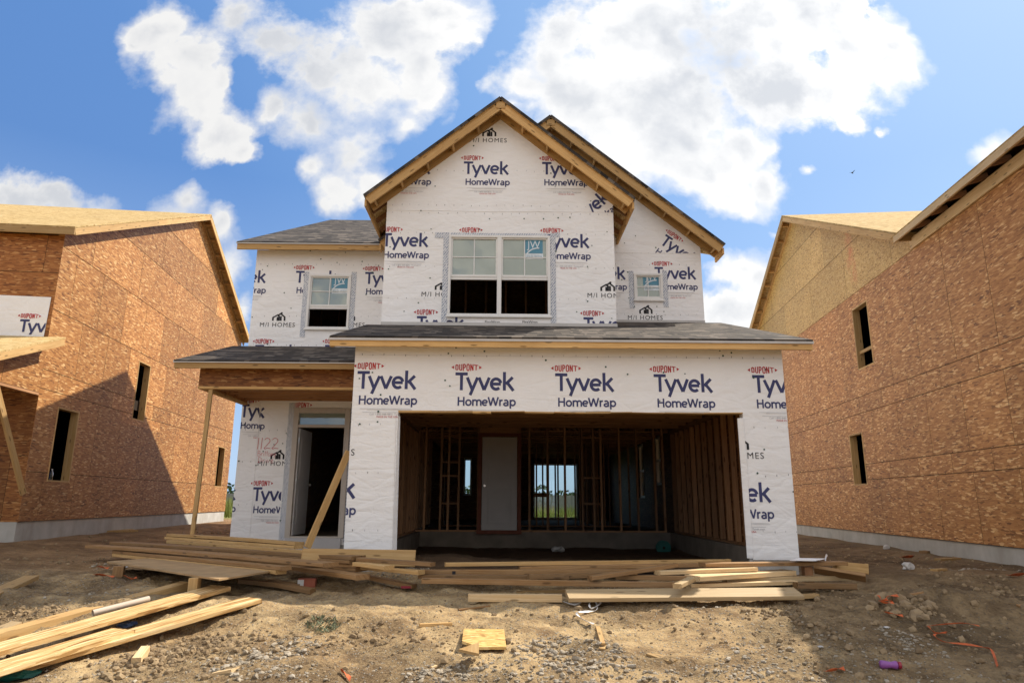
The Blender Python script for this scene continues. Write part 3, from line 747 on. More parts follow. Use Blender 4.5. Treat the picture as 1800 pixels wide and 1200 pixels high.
for x in (786, 852, 918):
    p = atY(x, 568, YB); stamp(bw, YB - .006, sc(P_, .27 / w_, 0, 0, 'black'), p.x, p.z, [bpoly])
nails(bw, YB, bpoly, 60, [bh], 8, rows=(6.74, 6.9, 6.35, 7.6, 5.1, 5.7))
zq = atY(880, 372, YB).z; xx = bx0
while xx < bx1:
    x2 = min(bx1, xx + rr.uniform(.5, 1.1)); bw.obox((xx, YB - .007, zq), (x2 - xx, 0, rr.uniform(-.012, .012)), (0, .006, 0), (0, 0, .006), 0); xx = x2
part(bw, 'gable_wall', WRAPM, label='white wrapped gable wall above the garage roof')
# --- right hand piece of front wall
cw = MB(); cpoly = [(2.0, 4.9), (XR, 4.9), (XR, 6.84), (.95, 9.35), (.1, 8.66)]
ch = (2.66, 3.198, 5.578, 6.098)
wall(cw, (0, YC, 0), (1, 0, 0), (0, 1, 0), cpoly, [ch], .14)
lowc = clip_poly(rect(1.5, 4.2, 4.8, 6.56), cpoly); upc = clip_poly(rect(0, 4.2, 6.57, 9.4), cpoly)
for x, y in ((1223, 491), (1099, 491)):
    p = atY(x, y, YC); stamp(cw, YC, BRAND, p.x - .834, p.z, around(lowc, [ch]))
p = atY(1103, 559, YC); stamp(cw, YC, HOMES, p.x, p.z - .03, [lowc])
for x, y in ((1159, 428), (1041, 340)):
    p = atY(x, y, YC); stamp(cw, YC, BRAND, p.x, p.z, [upc], rot=-36)
nails(cw, YC, cpoly, 55, [ch], 11, rows=(6.55, 5.25, 6.3))
cw.obox((2.02, YC - .007, 6.563), (2.0, 0, -.006), (0, .006, 0), (0, 0, .006), 0)
part(cw, 'side_gable_wall', WRAPM, label='white wrapped wall with a small square window')
# --- entry and upper left wall
dw = MB(); dpoly = rect(XL, -2.13, .78, 6.62)
DX0, DX1 = atY(517, 850, YD).x, atY(600, 850, YD).x
DZ0, DZ1, TZ0, TZ1 = atY(550, 942, YD).z, atY(560, 751, YD).z, atY(560, 746, YD).z, atY(560, 726, YD).z
dhole = (DX0 - .06, DX1 + .06, DZ0 - .04, TZ1 + .07); lh = (-3.97, -3.15, 4.97, 6.075)
wall(dw, (0, YD, 0), (1, 0, 0), (0, 1, 0), dpoly, [dhole, lh], .14)
up_ = rect(XL, -2.13, 4.45, 6.62); UP = around(up_, [lh])
for x, y in ((519, 497), (641, 499)):
    p = atY(x, y, YD); stamp(dw, YD, BRAND, p.x, p.z, UP)
p = atY(466, 497, YD); stamp(dw, YD, BRAND, p.x - .834, p.z, UP)
for x, y in ((447, 628), (570, 628)):
    p = atY(x, y, YD); stamp(dw, YD, BRAND, p.x, p.z, UP)
for x, y in ((456, 574), (579, 574)):
    p = atY(x, y, YD); stamp(dw, YD, HOMES, p.x, p.z, UP)
lo = rect(XL, -2.13, .78, 4.2)
def clipx(px0, px1): return clip_poly(rect(atY(px0, 800, YD).x, atY(px1, 800, YD).x, .78, 3.6), lo)
p = atY(421, 733, YD); stamp(dw, YD, BRAND, p.x, p.z, [clipx(380, 452)])
p = atY(464, 734, YD); stamp(dw, YD, BRAND, p.x - .834, p.z, [clipx(452.5, 480)])
p = atY(513, 741, YD); stamp(dw, YD, BRAND, p.x, p.z, around(clipx(470, 640), [dhole]))
p = atY(452, 818, YD); stamp(dw, YD, HOMES, p.x, p.z, [clipx(430, 504)])
p = atY(443, 880, YD); stamp(dw, YD, BRAND, p.x, p.z, [clipx(446, 500)])
p = atY(413, 878, YD); stamp(dw, YD, BRAND, p.x - .834, p.z, [clipx(380, 430)])
nails(dw, YD, dpoly, 75, [dhole, lh], 17, rows=(6.3, 5.2, 4.6, 2.9, 2.3, 1.5))
# hand-written house number and street in red marker
def hand(strokes, px, py, h, w):
    p = atY(px, py, YD)
    for l, q in strokes_to_polys(strokes, w):
        q2 = [(p.x + a[0] * h, p.z + a[1] * h) for a in q]
        A = sum(q2[i][0] * q2[(i + 1) % 4][1] - q2[(i + 1) % 4][0] * q2[i][1] for i in range(4))
        if A < 0: q2.reverse()
        dw.face([(c[0], YD - .008 - l * 5e-5, c[1]) for c in q2], 7)
two = lambda o: arc(o + .28, .74, .25, .24, 160, -40, 8) + [(o + .05, .08), (o + .14, .02), (o + .3, .1), (o + .62, .06)]
hand([[(.03, 1), (0, 0)], [(.34, 1.02), (.30, 0)], two(.52), two(1.22)], 453, 789, .215, .045)
hand([[(.0, 1), (.02, 0)], [(0, .98), (.4, .85), (.4, .6), (.05, .5), (.5, .35), (.4, .05), (.02, 0)], [(.62, .55), (.66, 0)], [(.64, .3), (.8, .55), (.95, .5)], [(1.08, .5), (1.1, 0)],
      [(1.35, .95), (1.38, 0)], [(1.2, .6), (1.55, .65)], [(1.7, .95), (1.72, 0)], [(1.55, .6), (1.9, .66)], arc(2.1, .25, .2, .25, 60, 330, 8), [(2.3, .5), (2.32, 0)],
      [(2.5, .5), (2.5, 0)], [(2.5, .35), (2.7, .5), (2.82, .1)], [(2.95, .5), (3.1, .1)], [(3.3, .55), (3.0, -.35)]], 453, 801, .105, .05)
hand([[(.02, 1), (0, 0)], [(0, 1), (.45, .8), (.5, .3), (0, 0)], [(.75, .55), (.78, 0)], [(.76, .3), (.95, .55), (1.1, .5)], [(1.28, .5), (1.3, 0)], [(1.28, .75), (1.3, .8)],
      [(1.45, .55), (1.65, .02), (1.9, .58)], [(2.05, .3), (2.45, .35), (2.3, .6), (2.05, .3), (2.2, 0), (2.5, .1)]], 454, 813, .115, .05)
dw.obox((atY(451, 800, YD).x, YD - .007, .80), (.006, 0, 0), (0, .006, 0), (-.02, 0, 2.7), 0); dw.obox((XL, YD - .007, 4.52), (2.9, 0, .01), (0, .006, 0), (0, 0, .006), 0)
part(dw, 'entry_wall', WRAPM + [M['marker']], label='white wrapped wall round the front door and upper left window')
# --- other outside walls
def side_wall(name, X, N, polys, holes=(), mats=None, th=.14):
    mb = MB()
    for poly in polys: wall(mb, (X, 0, 0), (0, 1, 0), N, poly, holes, th, mi=0, mi_back=1)
    return part(mb, name, mats or [M['wrap'], M['osb_in_shade']])
rwh = [(19.0, 19.85, 1.7, 3.18), (16.95, 17.65, 2.0, 3.22)]
side_wall('side_wall', XR, (-1, 0, 0), [[(YG + .145, .72), (YC, .72), (YC, 4.96), (YG + .145, 3.80)], [(YC + .005, .72), (YBK, .72), (YBK, 6.6), (19.8, 9.95), (YC + .005, 6.6)]], rwh)
side_wall('side_wall', XL, (1, 0, 0), [[(YD + .145, .72), (YBK, .72), (YBK, 6.6), (19.8, 9.95), (YD + .145, 6.6)]])
side_wall('side_wall', XGL, (1, 0, 0), [[(YG + .145, .72), (YD - .01, .72), (YD - .01, 4.98), (YG + .145, 3.80)]])
side_wall('side_wall', bx0, (1, 0, 0), [[(YB + .145, 4.5), (YD - .01, 4.5), (YD - .01, 7.1), (YB + .145, 7.1)]])
side_wall('side_wall', bx1, (-1, 0, 0), [[(YB + .145, 4.5), (YC - .005, 4.5), (YC - .005, 7.1), (YB + .145, 7.1)]])
mb = MB(); bkh = [(1.16, 2.85, .95, 2.99), (-1.46, -1.16, 1.8, 3.16)]
wall(mb, (0, YBK + .005, 0), (1, 0, 0), (0, -1, 0), rect(XL + .145, XR - .145, .72, 6.6), bkh, .14, mi_back=1); part(mb, 'back_wall', [M['wrap'], M['osb_in_shade']])
# --- foundation, floors
mb = MB()
mb.box(XGL + .012, -1.49, YG + .02, YG + .22, .2, .839); mb.box(3.42, XR - .012, YG + .02, YG + .22, .2, .839)
mb.box(XR - .32, XR - .01, YG + .221, YBK, .2, .718); mb.box(3.70, 3.88, YG + .221, 15.48, .2, .935, 1)
mb.box(XGL + .01, XGL + .30, YG + .221, YD + .3, .2, .718); mb.box(-1.97, -1.80, YG + .221, 15.48, .2, .935, 1)
mb.box(-1.97, 3.88, 15.481, 15.75, .2, .936, 1); mb.box(XL + .01, XGL, YD + .012, YD + .3, .2, .777); mb.box(XL + .01, XL + .3, YD + .3, YBK, .2, .717)
part(mb, 'foundation', [M['concrete'], M['concrete_shade']])
mb = MB(); mb.box(XL + .15, 3.88, 15.751, YBK - .15, .80, .918); mb.box(XL + .15, -1.98, YD + .301, 15.75, .80, .917); part(mb, 'floor_slab', [M['gypsum']])
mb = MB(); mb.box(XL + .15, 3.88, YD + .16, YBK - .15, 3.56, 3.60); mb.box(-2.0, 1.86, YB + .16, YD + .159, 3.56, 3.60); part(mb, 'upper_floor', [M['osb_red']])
# --- studs, plates, trusses seen through the garage
def studs(pts, axis_, z0, z1, depth, wd, name='stud_wall', mt='stud', extra=()):
    """pts: (x, y) of each stud; axis_: direction of the wall"""
    base = MB(); a = Vector((*axis_, 0)); n = Vector((-a.y, a.x, 0))
    lo = min(pts, key=lambda q: Vector((*q, 0)).dot(a)); hi = max(pts, key=lambda q: Vector((*q, 0)).dot(a))
    L = (Vector((*hi, 0)) - Vector((*lo, 0)))
    for zz, tt in ((z0, .038), (z1 - .076, .038), (z1 - .038, .0375)):
        base.obox(Vector((*lo, zz)) - a * .02 - n * depth / 2, L + a * .04, n * depth, (0, 0, tt), 0)
    sw = part(base, name, [M[mt]])
    for e in extra:
        mb = MB(); mb.obox(*e); mb.build('blocking', [M[mt]], sw, H)
    for (x, y) in pts:
        mb = MB(); mb.obox(Vector((x, y, z0 + .039)) - a * wd / 2 - n * depth / 2, a * wd, n * depth, (0, 0, z1 - z0 - .116), 0)
        mb.build('stud', [M[mt]], sw, H)
    return sw
studs([(3.838, y) for y in [9.80 + .405 * i for i in range(15)]], (0, 1), .937, 3.16, .086, .042)
studs([(-1.936, y) for y in [9.80 + .405 * i for i in range(15)]], (0, 1), .937, 3.16, .086, .042)
zb = 15.53
sx_ = [atY(660 + q / 2.647, 850, zb).x for q in (188, 232, 305, 340, 388, 478, 672, 716, 800, 882, 962, 1015, 1050, 1137, 1218, 1300, 1340)]
rung = []
for q in (205, 327, 390, 518):
    p = atY(780, 690 + q / 2.647, zb); rung.append(((sx_[2], zb - .04, p.z), (sx_[4] - sx_[2], 0, 0), (0, .08, 0), (0, 0, .038)))
for q in (150, 215, 400, 520):
    p = atY(1040, 690 + q / 2.647, zb); rung.append(((sx_[10], zb - .04, p.z), (sx_[12] - sx_[10], 0, 0), (0, .08, 0), (0, 0, .038)))
p0_, p1_ = atY(848, 760, zb), atY(910, 757, zb)
rung.append(((sx_[5] + .025, zb - .05, 3.07), (sx_[6] - sx_[5] - .05, 0, 0), (0, .1, 0), (0, 0, .16)))
for f in (.3, .55, .8): rung.append(((sx_[5] + (sx_[6] - sx_[5]) * f, zb - .04, 3.235), (.038, 0, 0), (0, .08, 0), (0, 0, .24)))
studs([(x, zb) for x in sx_], (1, 0), .937, 3.55, .089, .045, extra=rung)
mid = [-1.6, -.6, .5] + [atY(q, 860, 19.2).x for q in (943, 954, 964, 981, 993, 1011, 1019, 1031, 1047, 1062)] + [2.95, 3.5]
q0, q1 = atY(938, 873, 19.2), atY(963, 866, 19.2)
studs([(x, 19.2) for x in mid], (1, 0), .92, 3.5, .089, .04, extra=[((q0.x, 19.16, q0.z), (q1.x - q0.x, 0, 0), (0, .08, 0), (0, 0, q1.z - q0.z))])
studs([(2.65, 19.5 + .42 * i) for i in range(9)], (0, 1), .92, 3.5, .089, .04)
studs([(-2.05, 15.9 + .42 * i) for i in range(10)], (0, 1), .92, 3.5, .089, .04)
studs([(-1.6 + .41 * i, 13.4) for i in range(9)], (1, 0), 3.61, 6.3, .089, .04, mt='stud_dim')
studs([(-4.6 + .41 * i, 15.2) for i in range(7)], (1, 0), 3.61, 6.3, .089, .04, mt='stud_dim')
for i in range(17):
    y = 15.9 + .61 * i; mb = MB()
    mb.box(-1.9, 3.85, y, y + .089, 3.50, 3.538); mb.box(-1.9, 3.85, y, y + .089, 3.16, 3.198)
    for k in range(9):
        x = -1.8 + k * .63; mb.beam((x, y + .045, 3.2), (x + .3, y + .045, 3.5), .038, .06); mb.beam((x + .3, y + .045, 3.5), (x + .6, y + .045, 3.2), .038, .06)
    part(mb, 'floor_truss', [M['stud']])
for i in range(9):
    y = 10.1 + .61 * i; mb = MB(); mb.box(-1.97, 3.87, y, y + .038, 3.17, 3.30); part(mb, 'ceiling_joist', [M['stud']])
# --- interior door between garage and house
mb = MB(); ix0, ix1, iz0, iz1 = -.455, .325, .975, 3.0
mb.box(ix0 - .09, ix0 - .012, zb - .075, zb - .046, iz0 - .03, iz1 + .09); mb.box(ix1 + .012, ix1 + .09, zb - .075, zb - .046, iz0 - .03, iz1 + .09)
mb.box(ix0 - .0115, ix1 + .0115, zb - .074, zb - .046, iz1 + .012, iz1 + .089); mb.box(ix0 - .1, ix1 + .1, zb - .2, zb - .046, .90, .974)
idr = part(mb, 'interior_door', [M['dark_red']])
mb = MB(); mb.box(ix0, ix1, zb - .05, zb - .01, iz0, iz1)
for (a, b) in ((.13, .88), (1.02, 1.88)):
    x0, x1, z0, z1 = ix0 + .12, ix1 - .12, iz0 + a, iz0 + b
    for (q0, q1, r0, r1) in ((x0, x1, z0, z0 + .02), (x0, x1, z1 - .02, z1), (x0, x0 + .02, z0 + .021, z1 - .021), (x1 - .02, x1, z0 + .021, z1 - .021)): mb.box(q0, q1, zb - .066, zb - .0505, r0, r1)
    mb.box(x0 + .06, x1 - .06, zb - .058, zb - .0505, z0 + .06, z1 - .06)
mb.build('door_leaf', [M['door_grey']], idr, H, bevel=.003)
mb = MB(); mb.tube([(ix0 + .06, zb - .05, iz0 + .95), (ix0 + .06, zb - .09, iz0 + .95), (ix0 + .06, zb - .12, iz0 + .95)], [.012, .022, .028], 12); mb.build('handle', [M['metal']], idr, H)
# --- windows
def sticker_on(parent, x, y, z, w):
    mb = MB(); h = w * .86; lay = [0]
    def f(q, mi):
        lay[0] += 1; mb.face([(x + a * w, y - lay[0] * 2e-4, z + b * w) for a, b in q], mi)
    f([(0, .22), (1, .22), (1, 1.08), (0, 1.08)], 0); f([(.04, -.12), (1.02, -.12), (1.02, .20), (.04, .20)], 1)
    P, wd = font_text('JW')
    for _, q in P: f([(.16 + a / wd * .70, .52 + b * .62) for a, b in q][::1], 1)
    for _, q in strokes_to_polys([arc(.75, -.1, .7, .62, 160, 85, 8)], .07): f(q, 1)
    P, wd = font_text('JELD WEN', 1.1)
    for _, q in P: f([(.10 + a / wd * .84, -.03 + b * .20) for a, b in q], 2)
    return mb.build('sticker', [M['stickblue'], M['stickwhite'], M['sticktext']], parent, H)
def window(x0, x1, z0, z1, Y, n=1, zm=None, sticker=None, grid=(2, 2), label=None, tape=True, out=.03):
    fw = .045; mb = MB(); ya, yb = Y - out, Y + .075
    mb.box(x0, x1, ya, yb, z1 - fw, z1); mb.box(x0, x1, ya, yb, z0, z0 + fw)
    mb.box(x0, x0 + fw, ya, yb, z0 + fw + .0005, z1 - fw - .0005); mb.box(x1 - fw, x1, ya, yb, z0 + fw + .0005, z1 - fw - .0005)
    mb.box(x0 - .02, x1 + .02, ya - .02, ya - .0005, z0 - .025, z0 + .012)
    iw = (x1 - x0 - 2 * fw - (n - 1) * .08) / n; units = []
    for i in range(n):
        u0 = x0 + fw + i * (iw + .08); units.append((u0, u0 + iw))
        if i: mb.box(u0 - .0795, u0 - .0005, ya + .001, yb, z0 + fw + .0005, z1 - fw - .0005)
    win = part(mb, 'window', [M['vinyl']], label=label, bevel=.004)
    zlo = z0 + fw; zhi = z1 - fw
    for i, (u0, u1) in enumerate(units):
        zs = zm if zm else zlo; s = MB(); q = .026
        s.box(u0, u1, Y + .0, Y + .045, zs, zs + q + .012); s.box(u0, u1, Y, Y + .045, zhi - q, zhi)
        s.box(u0, u0 + q, Y, Y + .045, zs + q + .0125, zhi - q - .0005); s.box(u1 - q, u1, Y, Y + .045, zs + q + .0125, zhi - q - .0005)
        g0, g1, h0, h1 = u0 + q, u1 - q, zs + q + .012, zhi - q
        for k in range(1, grid[0]): xx = g0 + (g1 - g0) * k / grid[0]; s.box(xx - .008, xx + .008, Y + .012, Y + .024, h0 + .0005, h1 - .0005)
        for k in range(1, grid[1]): zz = h0 + (h1 - h0) * k / grid[1]; s.box(g0 + .0005, g1 - .0005, Y + .0125, Y + .0235, zz - .008, zz + .008)
        if zm:   # the lower sash slid up behind the upper one
            s.box(u0 + .02, u1 - .02, Y + .05, Y + .07, zhi - .075, zhi - .035); s.box(u0 + .02, u1 - .02, Y + .05, Y + .07, zs + .02, zs + .06)
            s.box(u0 + .001, u1 - .001, Y + .01, Y + .06, zs - .05, zs - .0005)
            s.box(u0 + .02, u0 + .05, Y + .05, Y + .07, zs + .061, zhi - .076); s.box(u1 - .05, u1 - .02, Y + .05, Y + .07, zs + .061, zhi - .076)
        s.build('sash', [M['vinyl']], win, H)
        s = MB(); s.box(g0 + .0005, g1 - .0005, Y + .026, Y + .031, h0, h1, 0); s.build('pane', [M['glass']], win, H)
        if sticker and i == sticker[0]: sticker_on(win, g0 + (g1 - g0) * sticker[1], Y + .0245, h0 + (h1 - h0) * sticker[2], sticker[3])
    if tape:
        w = .10; r_ = random.Random(int(x0 * 100))
        for (a, b, c, d) in ((x0 - w, x0 - .002, z0 - .17, z1 + .05), (x1 + .002, x1 + w, z0 - .14, z1 + .06), (x0 + .03, x1 - .03, z1 + .001, z1 + .045), (x0 - .26, x0 - w, z1 - .06, z1 + .045), (x1 + w, x1 + .18, z1 - .02, z1 + .07)):
            if tape == 'side' and (d - c) < .5: continue
            s = MB(); o_ = r_.uniform(0, 5)
            q = [(a, c), (b, c), (b, d), (a, d)]
            s.face([(p[0], Y - .0065 - r_.uniform(0, .001), p[1]) for p in q], 0, [(p[0] + o_, p[1]) for p in q]); s.build('flashing_tape', [M['tape']], win, H)
    return win
window(-1.008, .835, 4.79, 6.322, YB, 2, zm=5.53, sticker=(1, .50, .52, .33), label='wide double window with blue sticker, lower halves open')
window(-3.993, -3.127, 4.944, 6.098, YD, 1, zm=5.42, sticker=(0, .54, .50, .33), label='upper left window with blue sticker, lower half open', tape='side')
window(2.635, 3.222, 5.552, 6.122, YC, 1, sticker=(0, .28, .42, .34), label='small square window with blue sticker', tape='side')
# rear and side openings seen from inside
def rear_window(x0, x1, z0, z1, mull):
    mb = MB(); Y = YBK - .1
    mb.box(x0, x1, Y, Y + .06, z1 - .07, z1); mb.box(x0, x1, Y, Y + .06, z0, z0 + .06); mb.box(x0, x0 + .06, Y, Y + .06, z0 + .0605, z1 - .0705); mb.box(x1 - .06, x1, Y, Y + .06, z0 + .0605, z1 - .0705)
    for m_ in mull: mb.box(m_ - .03, m_ + .03, Y, Y + .05, z0 + .0605, z1 - .0705)
    w_ = part(mb, 'window' if z0 > 1.2 else 'sliding_door', [M['vinyl']]); s = MB(); s.box(x0 + .061, x1 - .061, Y + .052, Y + .057, z0 + .061, z1 - .071); s.build('pane', [M['glass_clear']], w_, H)
rear_window(1.16, 2.85, .95, 2.99, (2.0,)); rear_window(-1.46, -1.16, 1.8, 3.16, ())
for (y0, y1, z0, z1) in rwh:
    mb = MB(); X = XR - .1
    mb.box(X, X + .06, y0, y1, z1 - .06, z1); mb.box(X, X + .06, y0, y1, z0, z0 + .06); mb.box(X, X + .06, y0, y0 + .05, z0 + .0605, z1 - .0605); mb.box(X, X + .06, y1 - .05, y1, z0 + .0605, z1 - .0605); mb.box(X, X + .05, y0 + .0505, y1 - .0505, (z0 + z1) / 2 - .03, (z0 + z1) / 2 + .03)
    w_ = part(mb, 'window', [M['vinyl']]); s = MB(); s.box(X + .052, X + .057, y0 + .0505, y1 - .0505, z0 + .061, z1 - .061); s.build('pane', [M['glass_clear']], w_, H)
# --- front door
mb = MB(); y0, y1 = YD - .035, YD + .10
ox0, ox1, oz1 = DX0 - .10, DX1 + .10, TZ1 + .10
mb.box(ox0, DX0, y0, y1, DZ0 - .03, oz1); mb.box(DX1, ox1, y0, y1, DZ0 - .03, oz1); mb.box(DX0 + .0005, DX1 - .0005, y0, y1, TZ1, oz1); mb.box(DX0 + .0005, DX1 - .0005, y0 + .005, y1, DZ1, TZ0)
mb.box(DX0 + .0005, DX1 - .0005, y0, y1, DZ0 - .03, DZ0)
fd = part(mb, 'front_door', [M['beige']], label='open white front door in a beige frame with a glazed transom', bevel=.006)
s = MB(); s.box(DX0 + .001, DX1 - .001, YD + .03, YD + .036, TZ0 + .001, TZ1 - .001); s.build('transom_pane', [M['glass']], fd, H)
lf = MB(); a = RAD(90); d = Vector((cos(a), sin(a), 0)); n = Vector((-sin(a), cos(a), 0)); hz_ = Vector((DX0 + .02, YD + .06, DZ0 + .01)); wd = DX1 - DX0 - .03
lf.obox(hz_, d * wd, n * .044, (0, 0, DZ1 - DZ0 - .02), 0)
for (q0, q1) in ((.2, .85), (1.05, 1.85)):
    lf.obox(hz_ + d * .14 - n * .006 + Vector((0, 0, q0)), d * (wd - .28), n * .0058, (0, 0, q1 - q0), 0)
lf.build('door_leaf', [M['door_white']], fd, H, bevel=.003)
s = MB(); k = hz_ + d * (wd - .07) + Vector((0, 0, .95)); s.tube([k, k - n * .04, k - n * .065], [.012, .026, .022], 12); s.build('handle', [M['metal']], fd, H)
for zz in (.25, 1.0, 1.75):
    s = MB(); s.box(DX0 + .002, DX0 + .03, YD + .03, YD + .058, DZ0 + zz, DZ0 + zz + .1); s.build('hinge', [M['metal']], fd, H)
s = MB(); s.box(DX0 - .08, DX1 + .06, YD - .06, YD - .036, DZ0 - .26, DZ0 - .0305); s.build('sill_board', [M['sill']], fd, H)
for (a, b) in ((ox0 - .11, ox0 - .002), (ox1 + .002, ox1 + .1)):
    s = MB(); q = [(a, DZ0 - .1), (b, DZ0 - .1), (b, oz1 + .1), (a, oz1 + .1)]; s.face([(p[0], YD - .0065, p[1]) for p in q], 0, q); s.build('flashing_tape', [M['tape']], fd, H)
# ceiling lamp seen glowing faintly inside the hall is left out: nothing lit shows in the photograph
# --- roofs
RM = [M['shingle'], M['osb_deck'], M['drip']]
def roof(poly, name='roof', udir=(1, 0, 0), th=.03, label=None, lift=0.):
    P = [Vector(p) for p in poly]; n = (P[1] - P[0]).cross(P[2] - P[0]).normalized()
    if n.z < 0: n = -n
    mb = MB(); P = [p + n * lift for p in P]; mb.slab(P, -n * (th + lift), 0, mi_side=0, mi_bot=1, udir=udir); return part(mb, name, RM, label=label)
def board(parent, p, q, w, h, up=(0, 0, 1), name='fascia_board', m='fascia', off=0.):
    mb = MB(); p, q = Vector(p), Vector(q); L = (q - p).length; k = max(1, int(L / 3.4)); c = [0] + sorted(random.uniform(.92, 1.08) * (i + 1) / k for i in range(k - 1)) + [1]
    for a, b in zip(c[:-1], c[1:]): mb.beam(p.lerp(q, a), p.lerp(q, b) - (q - p).normalized() * (.003 if b < 1 else 0), w, h, up)
    return mb.build(name, [M[m]], parent, H)
# garage roof
y0 = 9.305; xl, xr = -2.43, 4.36
zt = lambda y: groof(y) + .012
gro = roof([(xl, y0 - .03, zt(y0 - .03)), (xr, y0 - .03, zt(y0 - .03)), (xr, YC, zt(YC)), (bx1, YC, zt(YC)), (bx1, YB, zt(YB)), (xl, YB, zt(YB))], label='low shingled roof across the garage')
board(gro, (xl, y0 + .02, 3.742), (xr, y0 + .02, 3.742), .038, .095)
mb = MB(); mb.box(xl - .012, xr + .012, y0 - .022, y0 + .0, 3.775, 3.818); mb.build('drip_edge', [M['drip']], gro, H)
for X, ye in ((xl + .02, YB), (xr - .02, YC)): board(gro, (X, y0 + .045, groof(y0) - .085), (X, ye, groof(ye) - .085), .036, .12)
mb = MB(); mb.box(bx0, bx1 + .01, YB - .03, YB - .004, groof(YB) - .0, groof(YB) + .06); mb.box(bx1 + .012, XR, YC - .03, YC - .004, groof(YC), groof(YC) + .05); mb.build('wall_flashing', [M['drip']], gro, H)
# porch roof
pyf = 11.047; pz = 3.835; pr = lambda y: pz + S * (y - pyf)
por = roof([(XL - .3, pyf - .03, pr(pyf - .03)), (XGL - .002, pyf - .03, pr(pyf - .03)), (XGL - .002, YD, pr(YD)), (XL - .3, YD, pr(YD))], label='low shingled roof over the entry porch')
board(por, (XL - .3, pyf + .02, 3.745), (XGL - .003, pyf + .02, 3.745), .038, .10)
mb = MB(); mb.box(XL - .312, XGL - .003, pyf - .022, pyf, 3.785, 3.825); mb.build('drip_edge', [M['drip']], por, H)
board(por, (XL - .28, pyf + .045, pr(pyf) - .085), (XL - .28, YD, pr(YD) - .085), .036, .12)
for i in range(5):
    y = pyf + .62 + i * .38; mb = MB(); mb.box(XL + .095, XGL - .003, y, y + .038, 3.47, 3.60); mb.build('ceiling_joist', [M['stud']], por, H)
mb = MB(); mb.box(XL, XGL - .002, pyf + .30, pyf + .39, 3.44, 3.86, 0); mb.box(XL, XL + .09, pyf + .391, YD - .002, 3.44, 3.86, 0)
pb = part(mb, 'porch_beam', [M['osb_red']], label='strand board porch beam over the entry')
mb = MB(); mb.box(XL - .002, XGL - .003, pyf + .29, pyf + .40, 3.399, 3.4395); mb.box(XL - .002, XL + .10, pyf + .4005, YD - .002, 3.399, 3.4395); mb.build('beam_plate', [M['fascia']], pb, H)
mb = MB(); mb.box(XL + .1, XGL - .003, pyf + .42, YD - .002, 3.715, 3.73); mb.build('ceiling_panel', [M['osb_deck']], pb, H)
# main side-gabled roof
ye0, ze0, yr_, zr_, ye1 = 13.045, 6.69, 19.8, 10.06, 26.55
zm = lambda y: ze0 + (zr_ - ze0) * (y - ye0) / (yr_ - ye0)
mro = roof([(XL - .3, ye0 - .03, zm(ye0 - .03)), (-2.18, ye0 - .03, zm(ye0 - .03)), (-2.18, 13.35, zm(13.35)), (XR + .3, 13.35, zm(13.35)), (XR + .3, yr_, zr_), (XL - .3, yr_, zr_)], label='main shingled roof seen above the upper left window')
roof([(XL - .3, ye1, ze0), (XR + .3, ye1, ze0), (XR + .3, yr_ + .001, zr_), (XL - .3, yr_ + .001, zr_)])
board(mro, (XL - .3, ye0 + .02, 6.585), (-2.185, ye0 + .02, 6.585), .038, .12)
mb = MB(); mb.box(XL - .312, -2.185, ye0 - .022, ye0, 6.635, 6.678); mb.build('drip_edge', [M['drip']], mro, H)
for X in (XL - .28, XR + .28):
    board(mro, (X, ye0 + .05 if X < 0 else 13.5, (zm(ye0 + .05) if X < 0 else zm(13.5)) - .11), (X, yr_, zr_ - .11), .036, .14, name='rake_board'); board(mro, (X, ye1, ze0 - .11), (X, yr_, zr_ - .115), .036, .14, name='rake_board')
# front gables
def front_gable(ax, az, slope, yf, yw, parts, hw_l, hw_r, wall_half, label):
    """ridge runs back from (ax, yf); parts: end y of each side's eave and the ridge"""
    ridge_y, eave_yl, eave_yr = parts; first = None
    nl = math.sqrt(1 + slope * slope)
    for sgn, hw, ey in ((-1, hw_l, eave_yl), (1, hw_r, eave_yr)):
        ex = ax + sgn * hw; ez = az - slope * hw
        r = roof([(ax, yf - .035, az), (ex, yf - .035, ez), (ex, ey, ez), (ax, ridge_y, az)], udir=(0, 1, 0), label=label if sgn > 0 else None, lift=.028)
        n = Vector((sgn * slope, 0, 1)) / nl; dn = Vector((sgn, 0, -slope)) / nl
        A = Vector((ax, yf + .019, az)); B = Vector((ex, yf + .019, ez)); h = .15
        board(r, A - n * (.03 + h / 2), B - n * (.03 + h / 2), .038, h, n, 'rake_board')
        yi = yw - .021
        board(r, Vector((ax, yi, az)) - n * (.032 + h / 2), Vector((ex, yi, ez)) - n * (.032 + h / 2), .036, h, n, 'rake_board', 'fascia')
        L = hw * nl; k = max(2, int(L / .62))
        for i in range(k + 1):
            q = Vector((ax, 0, az)) + dn * (L * (i + .12) / (k + .3)) - n * (.032 + h / 2)
            mb = MB(); mb.beam((q.x, yf + .039, q.z), (q.x, yw - .04, q.z), .038, h * .8, n); mb.build('lookout', [M['fascia']], r, H)
        # eave fascia running back, and rafter tails behind it
        board(r, (ex - sgn * .02, yf + .04, ez - .105), (ex - sgn * .02, ey, ez - .105), .036, .13)
        y = yw + .2
        while y < min(ey, yw + 1.6):
            mb = MB(); w0 = ex - sgn * .04; w1 = ax + sgn * wall_half
            mb.beam((w0, y, az - slope * abs(w0 - ax) - .10), (w1, y, az - slope * abs(w1 - ax) - .10), .038, .09, n); mb.build('rafter', [M['stud']], r, H); y += .45
        first = r
    mb = MB(); mb.box(ax - .085, ax + .085, yf - .012, yf - .0005, az - .21, az - .075); mb.build('ridge_block', [M['fascia']], first, H)
    return first
front_gable(-.09, 8.916, .823, 11.357, YB, (17.4, 13.5, 13.3), 2.434, 2.434, 2.09, 'steep shingled gable roof over the double window')
